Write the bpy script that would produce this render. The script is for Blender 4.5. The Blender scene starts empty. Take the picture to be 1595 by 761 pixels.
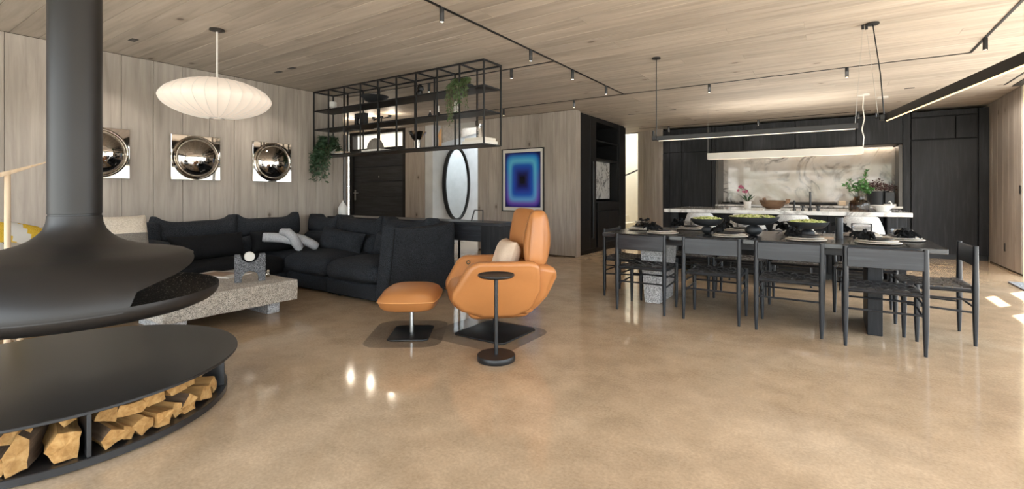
import bpy, bmesh, math, random
from mathutils import Vector, Matrix, noise

scene = bpy.context.scene
COL = scene.collection
PI = math.pi
RND = random.Random(11)

# ---------------------------------------------------------------- camera, world, sun, exposure
EYE = 1.15
cam_d = bpy.data.cameras.new('camera')
cam_d.sensor_width = 36.0
cam_d.lens = 744.2 / 1595 * 36.0
cam_d.shift_y = -79.7 / 1595
cam_d.clip_start = 0.05
cam = bpy.data.objects.new('camera', cam_d)
COL.objects.link(cam)
cam.location = (0, 0, EYE)
cam.rotation_euler = (PI / 2, 0, math.radians(33.74))
scene.camera = cam

world = bpy.data.worlds.new('sky')
scene.world = world
world.use_nodes = True
wn = world.node_tree
wn.nodes.clear()
w_out = wn.nodes.new('ShaderNodeOutputWorld')
w_bg = wn.nodes.new('ShaderNodeBackground')
w_bg.inputs['Color'].default_value = (0.80, 0.90, 1.0, 1)
w_bg.inputs['Strength'].default_value = 6.3
wn.links.new(w_bg.outputs[0], w_out.inputs[0])

sun_d = bpy.data.lights.new('sun', 'SUN')
sun_d.energy = 28.0
sun_d.angle = math.radians(0.6)
sun_d.color = (1.0, 0.97, 0.93)
sun = bpy.data.objects.new('sun', sun_d)
COL.objects.link(sun)
sun.location = (8, 12, 9)
SUN_EL = math.radians(40)
sdir = Vector((-0.54 * math.cos(SUN_EL), -0.84 * math.cos(SUN_EL), -math.sin(SUN_EL)))
sun.rotation_euler = sdir.to_track_quat('-Z', 'Y').to_euler()

vs = scene.view_settings
vs.view_transform = 'Standard'
vs.look = 'None'
vs.gamma = 1.0
vs.use_curve_mapping = False
vs.exposure = 0.85
scene.cycles.use_denoising = True
scene.cycles.max_bounces = 10
scene.cycles.diffuse_bounces = 6
scene.cycles.glossy_bounces = 4
scene.cycles.caustics_reflective = False
scene.cycles.caustics_refractive = False
scene.cycles.sample_clamp_indirect = 6.0

# ---------------------------------------------------------------- materials
def srgb(r, g, b):
    def f(c):
        c /= 255.0
        return c / 12.92 if c <= 0.04045 else ((c + 0.055) / 1.055) ** 2.4
    return (f(r), f(g), f(b), 1.0)

class NT:
    """small node-tree writer"""
    def __init__(self, name):
        self.m = bpy.data.materials.new(name)
        self.m.use_nodes = True
        self.t = self.m.node_tree
        self.b = self.t.nodes['Principled BSDF']
    def n(self, kind, **kw):
        nd = self.t.nodes.new('ShaderNode' + kind)
        for k, v in kw.items():
            if k in nd.inputs.keys():
                nd.inputs[k].default_value = v
            else:
                setattr(nd, k, v)
        return nd
    def l(self, a, b):
        self.t.links.new(a, b)
    def setp(self, **kw):
        for k, v in kw.items():
            self.b.inputs[k.replace('_', ' ')].default_value = v

def ramp(nt, fac, stops):
    r = nt.n('ValToRGB')
    el = r.color_ramp.elements
    while len(el) < len(stops):
        el.new(0.5)
    for e, (p, c) in zip(el, stops):
        e.position = p
        e.color = c
    nt.l(fac, r.inputs[0])
    return r.outputs[0]

def objcoord(nt, scale=(1, 1, 1), rand=True):
    tc = nt.n('TexCoord')
    out = tc.outputs['Object']
    if rand:
        oi = nt.n('ObjectInfo')
        mu = nt.n('Math', operation='MULTIPLY')
        nt.l(oi.outputs['Random'], mu.inputs[0])
        mu.inputs[1].default_value = 61.0
        ad = nt.n('VectorMath', operation='ADD')
        nt.l(out, ad.inputs[0])
        nt.l(mu.outputs[0], ad.inputs[1])
        out = ad.outputs[0]
    mp = nt.n('Mapping')
    mp.inputs['Scale'].default_value = scale
    nt.l(out, mp.inputs['Vector'])
    return mp.outputs[0]

def noise_tex(nt, vec, scale, detail=4, rough=0.55, dist=0.0):
    t = nt.n('TexNoise')
    t.inputs['Scale'].default_value = scale
    t.inputs['Detail'].default_value = detail
    t.inputs['Roughness'].default_value = rough
    t.inputs['Distortion'].default_value = dist
    nt.l(vec, t.inputs['Vector'])
    return t.outputs[0]

def mixc(nt, fac, a, b, mode='MIX'):
    m = nt.n('Mix', data_type='RGBA', blend_type=mode)
    if isinstance(fac, float):
        m.inputs[0].default_value = fac
    else:
        nt.l(fac, m.inputs[0])
    for sock, v in ((m.inputs[6], a), (m.inputs[7], b)):
        if isinstance(v, tuple):
            sock.default_value = v
        else:
            nt.l(v, sock)
    return m.outputs[2]

def bump(nt, h, strength=0.2, dist=0.01):
    b = nt.n('Bump')
    b.inputs['Strength'].default_value = strength
    b.inputs['Distance'].default_value = dist
    nt.l(h, b.inputs['Height'])
    nt.l(b.outputs[0], nt.b.inputs['Normal'])

def plain(name, col, rough=0.5, metal=0.0, var=0.06, spec=0.5, nscale=8.0, bmp=0.0, bscale=120.0):
    nt = NT(name)
    v = objcoord(nt)
    nz = noise_tex(nt, v, nscale, 4)
    lo = tuple(c * (1 - var) for c in col[:3]) + (1,)
    hi = tuple(min(1, c * (1 + var)) for c in col[:3]) + (1,)
    nt.l(ramp(nt, nz, [(0.3, lo), (0.7, hi)]), nt.b.inputs['Base Color'])
    nt.setp(Roughness=rough, Metallic=metal)
    nt.b.inputs['Specular IOR Level'].default_value = spec
    if bmp:
        bump(nt, noise_tex(nt, v, bscale, 3), bmp, 0.004)
    return nt.m

def wood(name, dark, mid, light, axis, rough=0.55, knots=True, grain=16.0, spec=0.35, rvar=(0.86, 1.1)):
    nt = NT(name)
    sc = [grain, grain, grain]
    sc[axis] = grain / 14.0
    v = objcoord(nt, tuple(sc))
    g1 = noise_tex(nt, v, 1.0, 6, 0.62, 0.5)
    sc2 = [3.0, 3.0, 3.0]
    sc2[axis] = 0.5
    v2 = objcoord(nt, tuple(sc2))
    g2 = noise_tex(nt, v2, 1.0, 3, 0.5, 0.8)
    c1 = ramp(nt, g1, [(0.25, dark), (0.5, mid), (0.75, light)])
    c2 = ramp(nt, g2, [(0.3, (0.86, 0.85, 0.845, 1)), (0.68, (1.03, 1.03, 1.03, 1))])
    c = mixc(nt, 1.0, c1, c2, 'MULTIPLY')
    if knots:
        sck = [2.6, 2.6, 2.6]
        sck[axis] = 1.7
        vk = objcoord(nt, tuple(sck))
        vo = nt.n('TexVoronoi')
        vo.inputs['Scale'].default_value = 1.0
        nt.l(vk, vo.inputs['Vector'])
        k = ramp(nt, vo.outputs['Distance'], [(0.045, (0.36, 0.33, 0.31, 1)), (0.075, (0.84, 0.82, 0.80, 1)), (0.16, (1, 1, 1, 1))])
        c = mixc(nt, 1.0, c, k, 'MULTIPLY')
    oi = nt.n('ObjectInfo')
    mr = nt.n('MapRange')
    mr.inputs[3].default_value = rvar[0]
    mr.inputs[4].default_value = rvar[1]
    nt.l(oi.outputs['Random'], mr.inputs[0])
    cb = nt.n('CombineColor')
    for i in range(3):
        nt.l(mr.outputs[0], cb.inputs[i])
    c = mixc(nt, 1.0, c, cb.outputs[0], 'MULTIPLY')
    nt.l(c, nt.b.inputs['Base Color'])
    nt.setp(Roughness=rough)
    nt.b.inputs['Specular IOR Level'].default_value = spec
    bump(nt, g1, 0.12, 0.004)
    return nt.m

def speckle(name, cols, scale, rough=0.8, bmp=0.5):
    nt = NT(name)
    v = objcoord(nt)
    vo = nt.n('TexVoronoi')
    vo.inputs['Scale'].default_value = scale
    nt.l(v, vo.inputs['Vector'])
    sep = nt.n('SeparateColor')
    nt.l(vo.outputs['Color'], sep.inputs[0])
    nz = noise_tex(nt, v, scale * 0.12, 3)
    c = ramp(nt, sep.outputs[0], cols)
    c = mixc(nt, 1.0, c, ramp(nt, nz, [(0.3, (0.82, 0.8, 0.78, 1)), (0.7, (1.06, 1.06, 1.06, 1))]), 'MULTIPLY')
    nt.l(c, nt.b.inputs['Base Color'])
    nt.setp(Roughness=rough)
    if bmp:
        bump(nt, sep.outputs[1], bmp, 0.004)
    return nt.m

def fabric(name, col, col2, scale=260.0, rough=0.95, bmp=0.35):
    nt = NT(name)
    v = objcoord(nt)
    a = noise_tex(nt, v, scale, 2)
    b = noise_tex(nt, v, 5.0, 3)
    c = ramp(nt, a, [(0.32, col), (0.68, col2)])
    c = mixc(nt, 1.0, c, ramp(nt, b, [(0.3, (0.85, 0.85, 0.85, 1)), (0.7, (1.08, 1.08, 1.08, 1))]), 'MULTIPLY')
    nt.l(c, nt.b.inputs['Base Color'])
    nt.setp(Roughness=rough)
    nt.b.inputs['Specular IOR Level'].default_value = 0.2
    nt.b.inputs['Sheen Weight'].default_value = 0.0
    bump(nt, a, bmp, 0.003)
    return nt.m

def marble(name, base, vein, scale=1.0, warm=None):
    nt = NT(name)
    v = objcoord(nt, rand=False)
    d = noise_tex(nt, v, 1.1 * scale, 5, 0.6)
    n1 = nt.n('TexNoise')
    n1.inputs['Scale'].default_value = 1.6 * scale
    n1.inputs['Detail'].default_value = 6
    n1.inputs['Distortion'].default_value = 1.6
    nt.l(v, n1.inputs['Vector'])
    ab = nt.n('Math', operation='SUBTRACT')
    nt.l(n1.outputs[0], ab.inputs[0])
    ab.inputs[1].default_value = 0.5
    ab2 = nt.n('Math', operation='ABSOLUTE')
    nt.l(ab.outputs[0], ab2.inputs[0])
    vein_f = ramp(nt, ab2.outputs[0], [(0.0, (1, 1, 1, 1)), (0.016, (0.75, 0.75, 0.75, 1)), (0.05, (0.12, 0.12, 0.12, 1)), (0.09, (0, 0, 0, 1))])
    gate = ramp(nt, d, [(0.42, (0, 0, 0, 1)), (0.56, (1, 1, 1, 1))])
    f = mixc(nt, 1.0, vein_f, gate, 'MULTIPLY')
    cloud = ramp(nt, noise_tex(nt, v, 2.2 * scale, 5, 0.6, 0.8), [(0.3, warm or tuple(c * 0.86 for c in base[:3]) + (1,)), (0.7, base)])
    nt.l(mixc(nt, f, cloud, vein), nt.b.inputs['Base Color'])
    nt.setp(Roughness=0.06)
    return nt.m

def emit(name, col, strength):
    nt = NT(name)
    nt.setp(Roughness=0.5)
    nt.b.inputs['Base Color'].default_value = col
    nt.b.inputs['Emission Color'].default_value = col
    nt.b.inputs['Emission Strength'].default_value = strength
    return nt.m

def pane(name, tint=(1, 1, 1, 1), gloss=0.08, rough=0.02):
    nt = NT(name)
    tr = nt.n('BsdfTransparent')
    tr.inputs[0].default_value = tint
    gl = nt.n('BsdfGlossy')
    gl.inputs['Roughness'].default_value = rough
    mx = nt.n('MixShader')
    mx.inputs[0].default_value = gloss
    nt.l(tr.outputs[0], mx.inputs[1])
    nt.l(gl.outputs[0], mx.inputs[2])
    nt.l(mx.outputs[0], nt.t.nodes['Material Output'].inputs[0])
    return nt.m

def floor_mat():
    nt = NT('polished_concrete')
    v = objcoord(nt, rand=False)
    big = noise_tex(nt, v, 0.55, 6, 0.62, 0.4)
    mid = noise_tex(nt, v, 4.0, 6, 0.65, 0.2)
    fine = noise_tex(nt, v, 70.0, 3, 0.6)
    c = ramp(nt, big, [(0.3, srgb(172, 147, 120)), (0.5, srgb(187, 162, 133)), (0.72, srgb(197, 176, 150))])
    c = mixc(nt, 1.0, c, ramp(nt, mid, [(0.3, (0.78, 0.775, 0.76, 1)), (0.7, (1.08, 1.08, 1.08, 1))]), 'MULTIPLY')
    c = mixc(nt, 1.0, c, ramp(nt, fine, [(0.34, (0.86, 0.85, 0.84, 1)), (0.66, (1.06, 1.06, 1.06, 1))]), 'MULTIPLY')
    nt.l(c, nt.b.inputs['Base Color'])
    rr = nt.n('MapRange')
    rr.inputs[3].default_value = 0.04
    rr.inputs[4].default_value = 0.14
    nt.l(noise_tex(nt, v, 1.3, 2), rr.inputs[0])
    nt.l(rr.outputs[0], nt.b.inputs['Roughness'])
    nt.b.inputs['Specular IOR Level'].default_value = 0.55
    return nt.m

def art_mat(hw, hh):
    nt = NT('art_print')
    tc = nt.n('TexCoord')
    sp = nt.n('SeparateXYZ')
    nt.l(tc.outputs['Object'], sp.inputs[0])
    ds = []
    for sock, h in ((sp.outputs[0], hw), (sp.outputs[2], hh)):
        a = nt.n('Math', operation='ABSOLUTE')
        nt.l(sock, a.inputs[0])
        d = nt.n('Math', operation='DIVIDE')
        nt.l(a.outputs[0], d.inputs[0])
        d.inputs[1].default_value = h
        ds.append(d.outputs[0])
    pw = []
    for d in ds:
        p = nt.n('Math', operation='POWER')
        nt.l(d, p.inputs[0])
        p.inputs[1].default_value = 7.0
        pw.append(p.outputs[0])
    ad = nt.n('Math', operation='ADD')
    nt.l(pw[0], ad.inputs[0])
    nt.l(pw[1], ad.inputs[1])
    rt = nt.n('Math', operation='POWER')
    nt.l(ad.outputs[0], rt.inputs[0])
    rt.inputs[1].default_value = 1 / 7.0
    top = ramp(nt, rt.outputs[0], [(0.10, srgb(8, 6, 34)), (0.24, srgb(14, 24, 96)), (0.42, srgb(30, 70, 178)), (0.54, srgb(22, 96, 200)),
                                   (0.70, srgb(96, 196, 232)), (0.86, srgb(40, 140, 216)), (0.95, srgb(24, 66, 158)), (1.0, srgb(6, 22, 84))])
    bot = ramp(nt, rt.outputs[0], [(0.10, srgb(8, 6, 34)), (0.24, srgb(16, 22, 104)), (0.42, srgb(40, 64, 178)), (0.56, srgb(30, 96, 206)),
                                   (0.72, srgb(104, 176, 236)), (0.86, srgb(120, 92, 200)), (0.95, srgb(70, 50, 160)), (1.0, srgb(18, 20, 90))])
    g = nt.n('MapRange')
    g.inputs[1].default_value = 0.25
    g.inputs[2].default_value = -0.35
    nt.l(sp.outputs[2], g.inputs[0])
    nt.l(mixc(nt, g.outputs[0], top, bot), nt.b.inputs['Base Color'])
    nt.setp(Roughness=0.25)
    return nt.m

M = {}
M['floor'] = floor_mat()
M['ceil_wood'] = wood('ceiling_oak', srgb(158, 148, 136), srgb(183, 172, 158), srgb(198, 188, 176), 0, 0.6, grain=14.0, rvar=(0.9, 1.07))
M['wall_wood'] = wood('wall_oak', srgb(144, 135, 126), srgb(168, 158, 148), srgb(184, 174, 164), 2, 0.6, grain=15.0, rvar=(0.92, 1.06))
M['joint'] = plain('joint_backing', srgb(70, 60, 50), 0.9)  # dark brown backing that shows in the gaps between boards
M['black_wood'] = wood('black_stained_oak', srgb(13, 14, 16), srgb(25, 26, 29), srgb(46, 47, 51), 2, 0.5, knots=False, grain=26.0, spec=0.3, rvar=(0.9, 1.08))
M['black_wood_x'] = wood('black_stained_ash', srgb(26, 28, 32), srgb(40, 42, 47), srgb(64, 67, 73), 0, 0.40, knots=False, grain=30.0, spec=0.45, rvar=(0.95, 1.05))
M['door_oak'] = wood('charcoal_door_oak', srgb(40, 42, 45), srgb(56, 58, 62), srgb(72, 74, 78), 0, 0.5, knots=False, grain=24.0, rvar=(0.93, 1.07))
M['pantry'] = plain('pantry_black', srgb(15, 15, 16), 0.5, var=0.08, spec=0.3)
M['metal_black'] = plain('black_steel', srgb(20, 20, 21), 0.45, 0.0, var=0.08, nscale=3.0)
M['fire_black'] = plain('fireplace_black', srgb(33, 30, 28), 0.46, 0.0, var=0.10, nscale=2.5, spec=0.45)
M['fire_inside'] = speckle('soot_and_ash', [(0.0, srgb(14, 13, 13)), (0.8, srgb(26, 24, 22)), (0.93, srgb(70, 64, 56)), (1.0, srgb(150, 144, 136))], 170, 0.95, 0.6)
M['bench_black'] = plain('bench_black', srgb(32, 32, 33), 0.30, 0.0, var=0.1, nscale=2.0, spec=0.6)
M['sofa'] = fabric('charcoal_weave', srgb(16, 17, 20), srgb(55, 58, 63), 150.0, bmp=0.6)
M['sofa_velvet'] = fabric('black_velvet', srgb(10, 10, 11), srgb(24, 24, 26), 120.0, rough=0.85)
M['leather'] = plain('cognac_leather', srgb(176, 117, 67), 0.38, var=0.10, nscale=3.0, bmp=0.12, bscale=160.0)
M['leather_seam'] = plain('leather_seam', srgb(214, 158, 100), 0.5)
M['beige'] = fabric('beige_linen', srgb(196, 172, 148), srgb(222, 202, 180), 260.0)
M['cream'] = fabric('cream_boucle', srgb(206, 192, 172), srgb(232, 220, 204), 90.0, bmp=0.5)
M['greywool'] = fabric('grey_wool', srgb(110, 104, 98), srgb(146, 140, 132), 150.0)
M['boucle'] = fabric('white_boucle', srgb(192, 192, 192), srgb(228, 228, 226), 110.0, bmp=0.6)
M['knot'] = fabric('grey_knot_wool', srgb(150, 150, 152), srgb(196, 196, 198), 140.0)
M['granite'] = speckle('pink_grey_granite', [(0.0, srgb(104, 98, 92)), (0.25, srgb(150, 143, 134)), (0.6, srgb(190, 182, 170)), (1.0, srgb(216, 208, 197))], 190, 0.8, 0.5)
M['granite_grey'] = speckle('light_grey_granite', [(0.0, srgb(130, 130, 132)), (0.3, srgb(172, 173, 175)), (0.7, srgb(200, 201, 203)), (1.0, srgb(226, 226, 228))], 110, 0.7, 0.3)
M['basalt'] = speckle('porous_basalt', [(0.0, srgb(40, 41, 44)), (0.3, srgb(78, 80, 84)), (0.7, srgb(112, 114, 119)), (1.0, srgb(150, 152, 156))], 240, 0.9, 0.7)
M['table_wood'] = wood('black_oak_tabletop', srgb(24, 25, 28), srgb(34, 36, 40), srgb(50, 52, 57), 0, 0.24, knots=False, grain=26.0, rvar=(0.98, 1.02), spec=0.6)
M['chair_wood'] = wood('black_ash_turned', srgb(22, 23, 26), srgb(31, 33, 37), srgb(46, 48, 53), 2, 0.36, knots=False, grain=28.0, rvar=(0.95, 1.05))
M['strap'] = plain('black_leather_strap', srgb(54, 52, 52), 0.28, var=0.3, nscale=30.0, spec=0.8)
M['counter'] = marble('white_counter_marble', srgb(228, 226, 222), srgb(140, 136, 132), 1.4)
M['backsplash'] = marble('veined_marble', srgb(216, 211, 204), srgb(58, 53, 50), 0.8, warm=srgb(190, 176, 160))
M['niche_marble'] = marble('grey_veined_marble', srgb(206, 206, 204), srgb(70, 70, 72), 2.2)
M['white'] = plain('white_ceramic', srgb(226, 223, 217), 0.35, var=0.03)
M['white_matte'] = plain('white_paint', srgb(214, 211, 204), 0.7, var=0.03)
M['cream_plaster'] = plain('cream_plaster', srgb(222, 212, 192), 0.8, var=0.03)
M['concrete'] = plain('pale_concrete', srgb(198, 200, 200), 0.75, var=0.07, nscale=4.0, bmp=0.1, bscale=40.0)
M['chrome'] = plain('mirror_chrome', srgb(190, 182, 172), 0.03, 1.0, var=0.01)
M['silver'] = plain('polished_silver', srgb(226, 225, 222), 0.14, 1.0, var=0.02)
M['steel'] = plain('brushed_steel', srgb(180, 178, 174), 0.28, 1.0, var=0.05)
M['mirror'] = plain('mirror_glass', srgb(226, 228, 226), 0.015, 1.0, var=0.0)
M['glass'] = pane('window_glass')
M['smoke'] = pane('smoke_glass', (0.50, 0.40, 0.31, 1), 0.05)
M['clearbowl'] = pane('ribbed_glass', (0.90, 0.91, 0.92, 1), 0.16, 0.15)
M['napkin'] = fabric('black_linen', srgb(14, 14, 15), srgb(28, 28, 29), 200.0)
M['stoneware'] = plain('black_stoneware', srgb(40, 42, 45), 0.55, var=0.12)
M['plate_white'] = plain('cream_plate', srgb(222, 216, 206), 0.3, var=0.04)
M['greens'] = speckle('chopped_greens', [(0.0, srgb(120, 136, 60)), (0.4, srgb(176, 186, 104)), (0.8, srgb(206, 208, 144)), (1.0, srgb(226, 222, 176))], 60, 0.7, 0.8)
M['leaf'] = plain('green_leaf', srgb(70, 112, 56), 0.5, var=0.35, nscale=30.0)
M['leaf_dark'] = plain('dark_fern_leaf', srgb(44, 70, 44), 0.55, var=0.35, nscale=30.0)
M['leaf_trail'] = plain('trailing_leaf', srgb(74, 100, 56), 0.55, var=0.4, nscale=40.0)
M['burgundy'] = plain('dried_burgundy', srgb(84, 56, 56), 0.7, var=0.4, nscale=40.0)
M['orchid'] = plain('orchid_petal', srgb(158, 78, 100), 0.5, var=0.25, nscale=40.0)
M['stem'] = plain('brown_stem', srgb(80, 70, 48), 0.6)
M['bowl_wood'] = wood('rustic_root_wood', srgb(80, 58, 42), srgb(116, 88, 66), srgb(150, 118, 90), 0, 0.6, knots=False, grain=20.0)
M['light_wood'] = wood('pale_beech', srgb(206, 176, 142), srgb(222, 196, 164), srgb(234, 212, 184), 2, 0.5, knots=False, grain=18.0)
M['tan'] = plain('tan_carved_wood', srgb(196, 148, 100), 0.55, var=0.12)
M['log_split'] = wood('split_log_face', srgb(138, 98, 52), srgb(176, 134, 80), srgb(202, 164, 108), 0, 0.85, knots=False, grain=30.0, rvar=(0.75, 1.08))
M['log_bark'] = wood('log_bark', srgb(64, 50, 38), srgb(98, 78, 60), srgb(140, 116, 92), 0, 0.95, knots=False, grain=34.0, rvar=(0.7, 1.1))
M['yellow'] = fabric('yellow_cotton', srgb(206, 164, 40), srgb(232, 196, 80), 200.0)
M['paper'] = plain('magazine_paper', srgb(222, 216, 208), 0.4, var=0.04)
M['ink'] = plain('magazine_photo', srgb(168, 140, 116), 0.4, var=0.3, nscale=16.0)
M['brass'] = plain('warm_brass', srgb(190, 150, 90), 0.3, 1.0)
M['sheet'] = pane('floor_mat_film', (0.90, 0.905, 0.91, 1), 0.05, 0.12)
M['rug'] = speckle('grey_flecked_rug', [(0.0, srgb(56, 58, 62)), (0.4, srgb(110, 112, 116)), (0.8, srgb(150, 152, 156)), (1.0, srgb(190, 190, 192))], 60, 0.95, 0.8)
M['siding'] = plain('pale_siding', srgb(206, 202, 192), 0.8, var=0.04)
M['hill'] = speckle('garden_scrub', [(0.0, srgb(70, 80, 66)), (0.35, srgb(112, 116, 104)), (0.7, srgb(156, 152, 146)), (1.0, srgb(196, 192, 188))], 1.6, 0.95, 0.0)
M['dark_steel'] = plain('dark_bronze_steel', srgb(70, 66, 62), 0.35, 0.6, var=0.1)
M['terrace'] = plain('terrace_concrete', srgb(190, 186, 178), 0.85, var=0.06, nscale=2.0)
M['outlet'] = plain('dark_bronze_plate', srgb(54, 50, 48), 0.4)
M['lamp_paper'] = None
nt = NT('pendant_skin')
nt.b.inputs['Base Color'].default_value = srgb(186, 177, 166)
nt.setp(Roughness=0.7)
nt.b.inputs['Emission Color'].default_value = srgb(255, 234, 214)
nt.b.inputs['Emission Strength'].default_value = 0.30
M['lamp_paper'] = nt.m
M['led'] = emit('warm_led', srgb(255, 222, 170), 1.0)
M['led_soft'] = emit('soft_led', srgb(255, 240, 222), 0.35)
M['bulb'] = emit('spot_bulb', srgb(255, 236, 206), 6.0)
M['white_lamp'] = plain('white_lacquer', srgb(214, 210, 202), 0.35, var=0.02)

# ---------------------------------------------------------------- geometry helpers
class G:
    """collects faces; one G becomes one mesh"""
    def __init__(self):
        self.v = []; self.f = []; self.s = []; self.mi = []; self.cur = 0
    def add(self, vs_, fs_, smooth=False):
        o = len(self.v)
        self.v += [tuple(p) for p in vs_]
        for f in fs_:
            self.f.append(tuple(i + o for i in f)); self.s.append(smooth); self.mi.append(self.cur)
        return o
    def box(self, x0, x1, y0, y1, z0, z1, b=0.0):
        if b <= 0:
            V = [(x, y, z) for z in (z0, z1) for y in (y0, y1) for x in (x0, x1)]
            self.add(V, [(0, 2, 3, 1), (4, 5, 7, 6), (0, 1, 5, 4), (2, 6, 7, 3), (0, 4, 6, 2), (1, 3, 7, 5)])
            return self
        b = min(b, (x1 - x0) * .45, (y1 - y0) * .45, (z1 - z0) * .45)
        lo = (x0, y0, z0); hi = (x1, y1, z1)
        V = []; idx = {}
        for c in range(8):
            s = [(c >> i) & 1 for i in range(3)]
            for a in range(3):
                p = [(hi[i] - b if s[i] else lo[i] + b) for i in range(3)]
                p[a] = hi[a] if s[a] else lo[a]
                idx[(c, a)] = len(V); V.append(p)
        F = []
        cen = Vector([(lo[i] + hi[i]) / 2 for i in range(3)])
        def face(ids):
            n = (Vector(V[ids[1]]) - Vector(V[ids[0]])).cross(Vector(V[ids[2]]) - Vector(V[ids[0]]))
            m = sum((Vector(V[i]) for i in ids), Vector()) / len(ids) - cen
            F.append(tuple(ids) if n.dot(m) > 0 else tuple(reversed(ids)))
        for a in range(3):
            u, w = [i for i in range(3) if i != a]
            for sa in (0, 1):
                base = sa << a
                face([idx[(base, a)], idx[(base | 1 << u, a)], idx[(base | 1 << u | 1 << w, a)], idx[(base | 1 << w, a)]])
            for su in (0, 1):
                for sw in (0, 1):
                    c0 = su << u | sw << w; c1 = c0 | 1 << a
                    face([idx[(c0, u)], idx[(c1, u)], idx[(c1, w)], idx[(c0, w)]])
        for c in range(8):
            face([idx[(c, 0)], idx[(c, 1)], idx[(c, 2)]])
        self.add(V, F)
        return self
    def lathe(self, prof, n=28, c=(0, 0, 0), a0=0.0, a1=2 * PI, smooth=True):
        full = abs(a1 - a0 - 2 * PI) < 1e-6
        m = n if full else n + 1
        V = []
        for r, z in prof:
            for i in range(m):
                a = a0 + (a1 - a0) * i / n
                V.append((c[0] + r * math.cos(a), c[1] + r * math.sin(a), c[2] + z))
        F = []
        for j in range(len(prof) - 1):
            for i in range(n):
                i2 = (i + 1) % m
                q = (j * m + i, j * m + i2, (j + 1) * m + i2, (j + 1) * m + i)
                F.append(tuple(reversed(q)) if prof[j + 1][1] < prof[j][1] - 1e-9 or (abs(prof[j + 1][1] - prof[j][1]) < 1e-9 and prof[j + 1][0] > prof[j][0]) and False else q)
        self.add(V, F, smooth)
        return self
    def tube(self, pts, r, n=10, caps=True, smooth=True):
        pts = [Vector(p) for p in pts]
        rs = r if isinstance(r, (list, tuple)) else [r] * len(pts)
        V = []; up = None
        for i, p in enumerate(pts):
            t = (pts[min(i + 1, len(pts) - 1)] - pts[max(i - 1, 0)]).normalized()
            if up is None:
                up = Vector((0, 0, 1)) if abs(t.z) < 0.9 else Vector((1, 0, 0))
            sx = t.cross(up).normalized(); up = sx.cross(t).normalized()
            for k in range(n):
                a = 2 * PI * k / n
                V.append(p + (sx * math.cos(a) + up * math.sin(a)) * rs[i])
        F = []
        for i in range(len(pts) - 1):
            for k in range(n):
                k2 = (k + 1) % n
                F.append((i * n + k, i * n + k2, (i + 1) * n + k2, (i + 1) * n + k))
        o = self.add(V, F, smooth)
        if caps:
            e = (len(pts) - 1) * n
            self.f.append(tuple(o + k for k in reversed(range(n)))); self.s.append(False); self.mi.append(self.cur)
            self.f.append(tuple(o + e + k for k in range(n))); self.s.append(False); self.mi.append(self.cur)
        return self
    def prism(self, poly, d0, d1, axis='y'):
        """poly: list of (a,b); extruded along axis. axis y -> (x,z) polygon, x -> (y,z), z -> (x,y)"""
        n = len(poly)
        def mk(a, b, d):
            return {'y': (a, d, b), 'x': (d, a, b), 'z': (a, b, d)}[axis]
        V = [mk(a, b, d0) for a, b in poly] + [mk(a, b, d1) for a, b in poly]
        F = [tuple(range(n)), tuple(reversed(range(n, 2 * n)))]
        for i in range(n):
            j = (i + 1) % n
            F.append((i, i + n, j + n, j))
        self.add(V, F)
        return self
    def rbox(self, c, h, r, n=6, puff=(0, 0, 0), rough=0.0, seed=0.0, ear=0.0):
        """soft rounded box, centre c, half sizes h, radius r; puff bulges each axis; ear lifts the corners"""
        pts = {}; V = []; F = []
        def vid(i, j, k):
            key = (i, j, k)
            if key in pts:
                return pts[key]
            q = [2 * t / n - 1 for t in (i, j, k)]
            q = [math.copysign(abs(t) ** 0.8, t) for t in q]
            p = Vector([q[a] * h[a] for a in range(3)])
            inner = Vector([max(-(h[a] - r), min(h[a] - r, p[a])) for a in range(3)])
            d = p - inner
            if d.length > 1e-9:
                d = d.normalized() * r
            p = inner + d
            for a in range(3):
                if puff[a]:
                    b, e = [x for x in range(3) if x != a]
                    p[a] += math.copysign(1, q[a]) * (abs(q[a]) ** 2) * puff[a] * (1 - q[b] ** 2) * (1 - q[e] ** 2) if abs(q[a]) > 1e-6 else 0
            if ear:
                p.z += ear * max(0, q[2]) * (abs(q[0]) ** 6)
            if rough:
                nn = noise.noise_vector(p * 5.0 + Vector((seed, seed, seed)))
                p += nn * rough
            pts[key] = len(V)
            V.append(p + Vector(c))
            return pts[key]
        for a in range(3):
            u, w = (a + 1) % 3, (a + 2) % 3
            for side in (0, n):
                for i in range(n):
                    for j in range(n):
                        q = []
                        for (di, dj) in ((0, 0), (1, 0), (1, 1), (0, 1)):
                            k = [0, 0, 0]; k[a] = side; k[u] = i + di; k[w] = j + dj
                            q.append(vid(*k))
                        F.append(tuple(q) if side == n else tuple(reversed(q)))
        self.add(V, F, True)
        return self
    def pillow(self, w, h, t, n=12, pinch=0.07):
        """pillow in the xz plane, thickness along y"""
        V = []; F = []
        def pos(i, j, s):
            a = 2 * i / n - 1; b = 2 * j / n - 1
            x = w / 2 * a * (1 - pinch * (1 - b * b)); z = h / 2 * b * (1 - pinch * (1 - a * a))
            th = t / 2 * (max(0, 1 - a ** 4) * max(0, 1 - b ** 4)) ** 0.55
            return (x, s * th, z)
        m = n + 1
        ids = {}
        for s in (1, -1):
            for i in range(m):
                for j in range(m):
                    if i in (0, n) or j in (0, n):
                        key = (i, j, 0)
                    else:
                        key = (i, j, s)
                    if key not in ids:
                        ids[key] = len(V); V.append(pos(i, j, s))
        for s in (1, -1):
            for i in range(n):
                for j in range(n):
                    q = []
                    for a, b in ((i, j), (i + 1, j), (i + 1, j + 1), (i, j + 1)):
                        q.append(ids[(a, b, 0)] if (a in (0, n) or b in (0, n)) else ids[(a, b, s)])
                    F.append(tuple(q) if s == -1 else tuple(reversed(q)))
        self.add(V, F, True)
        return self
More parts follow.
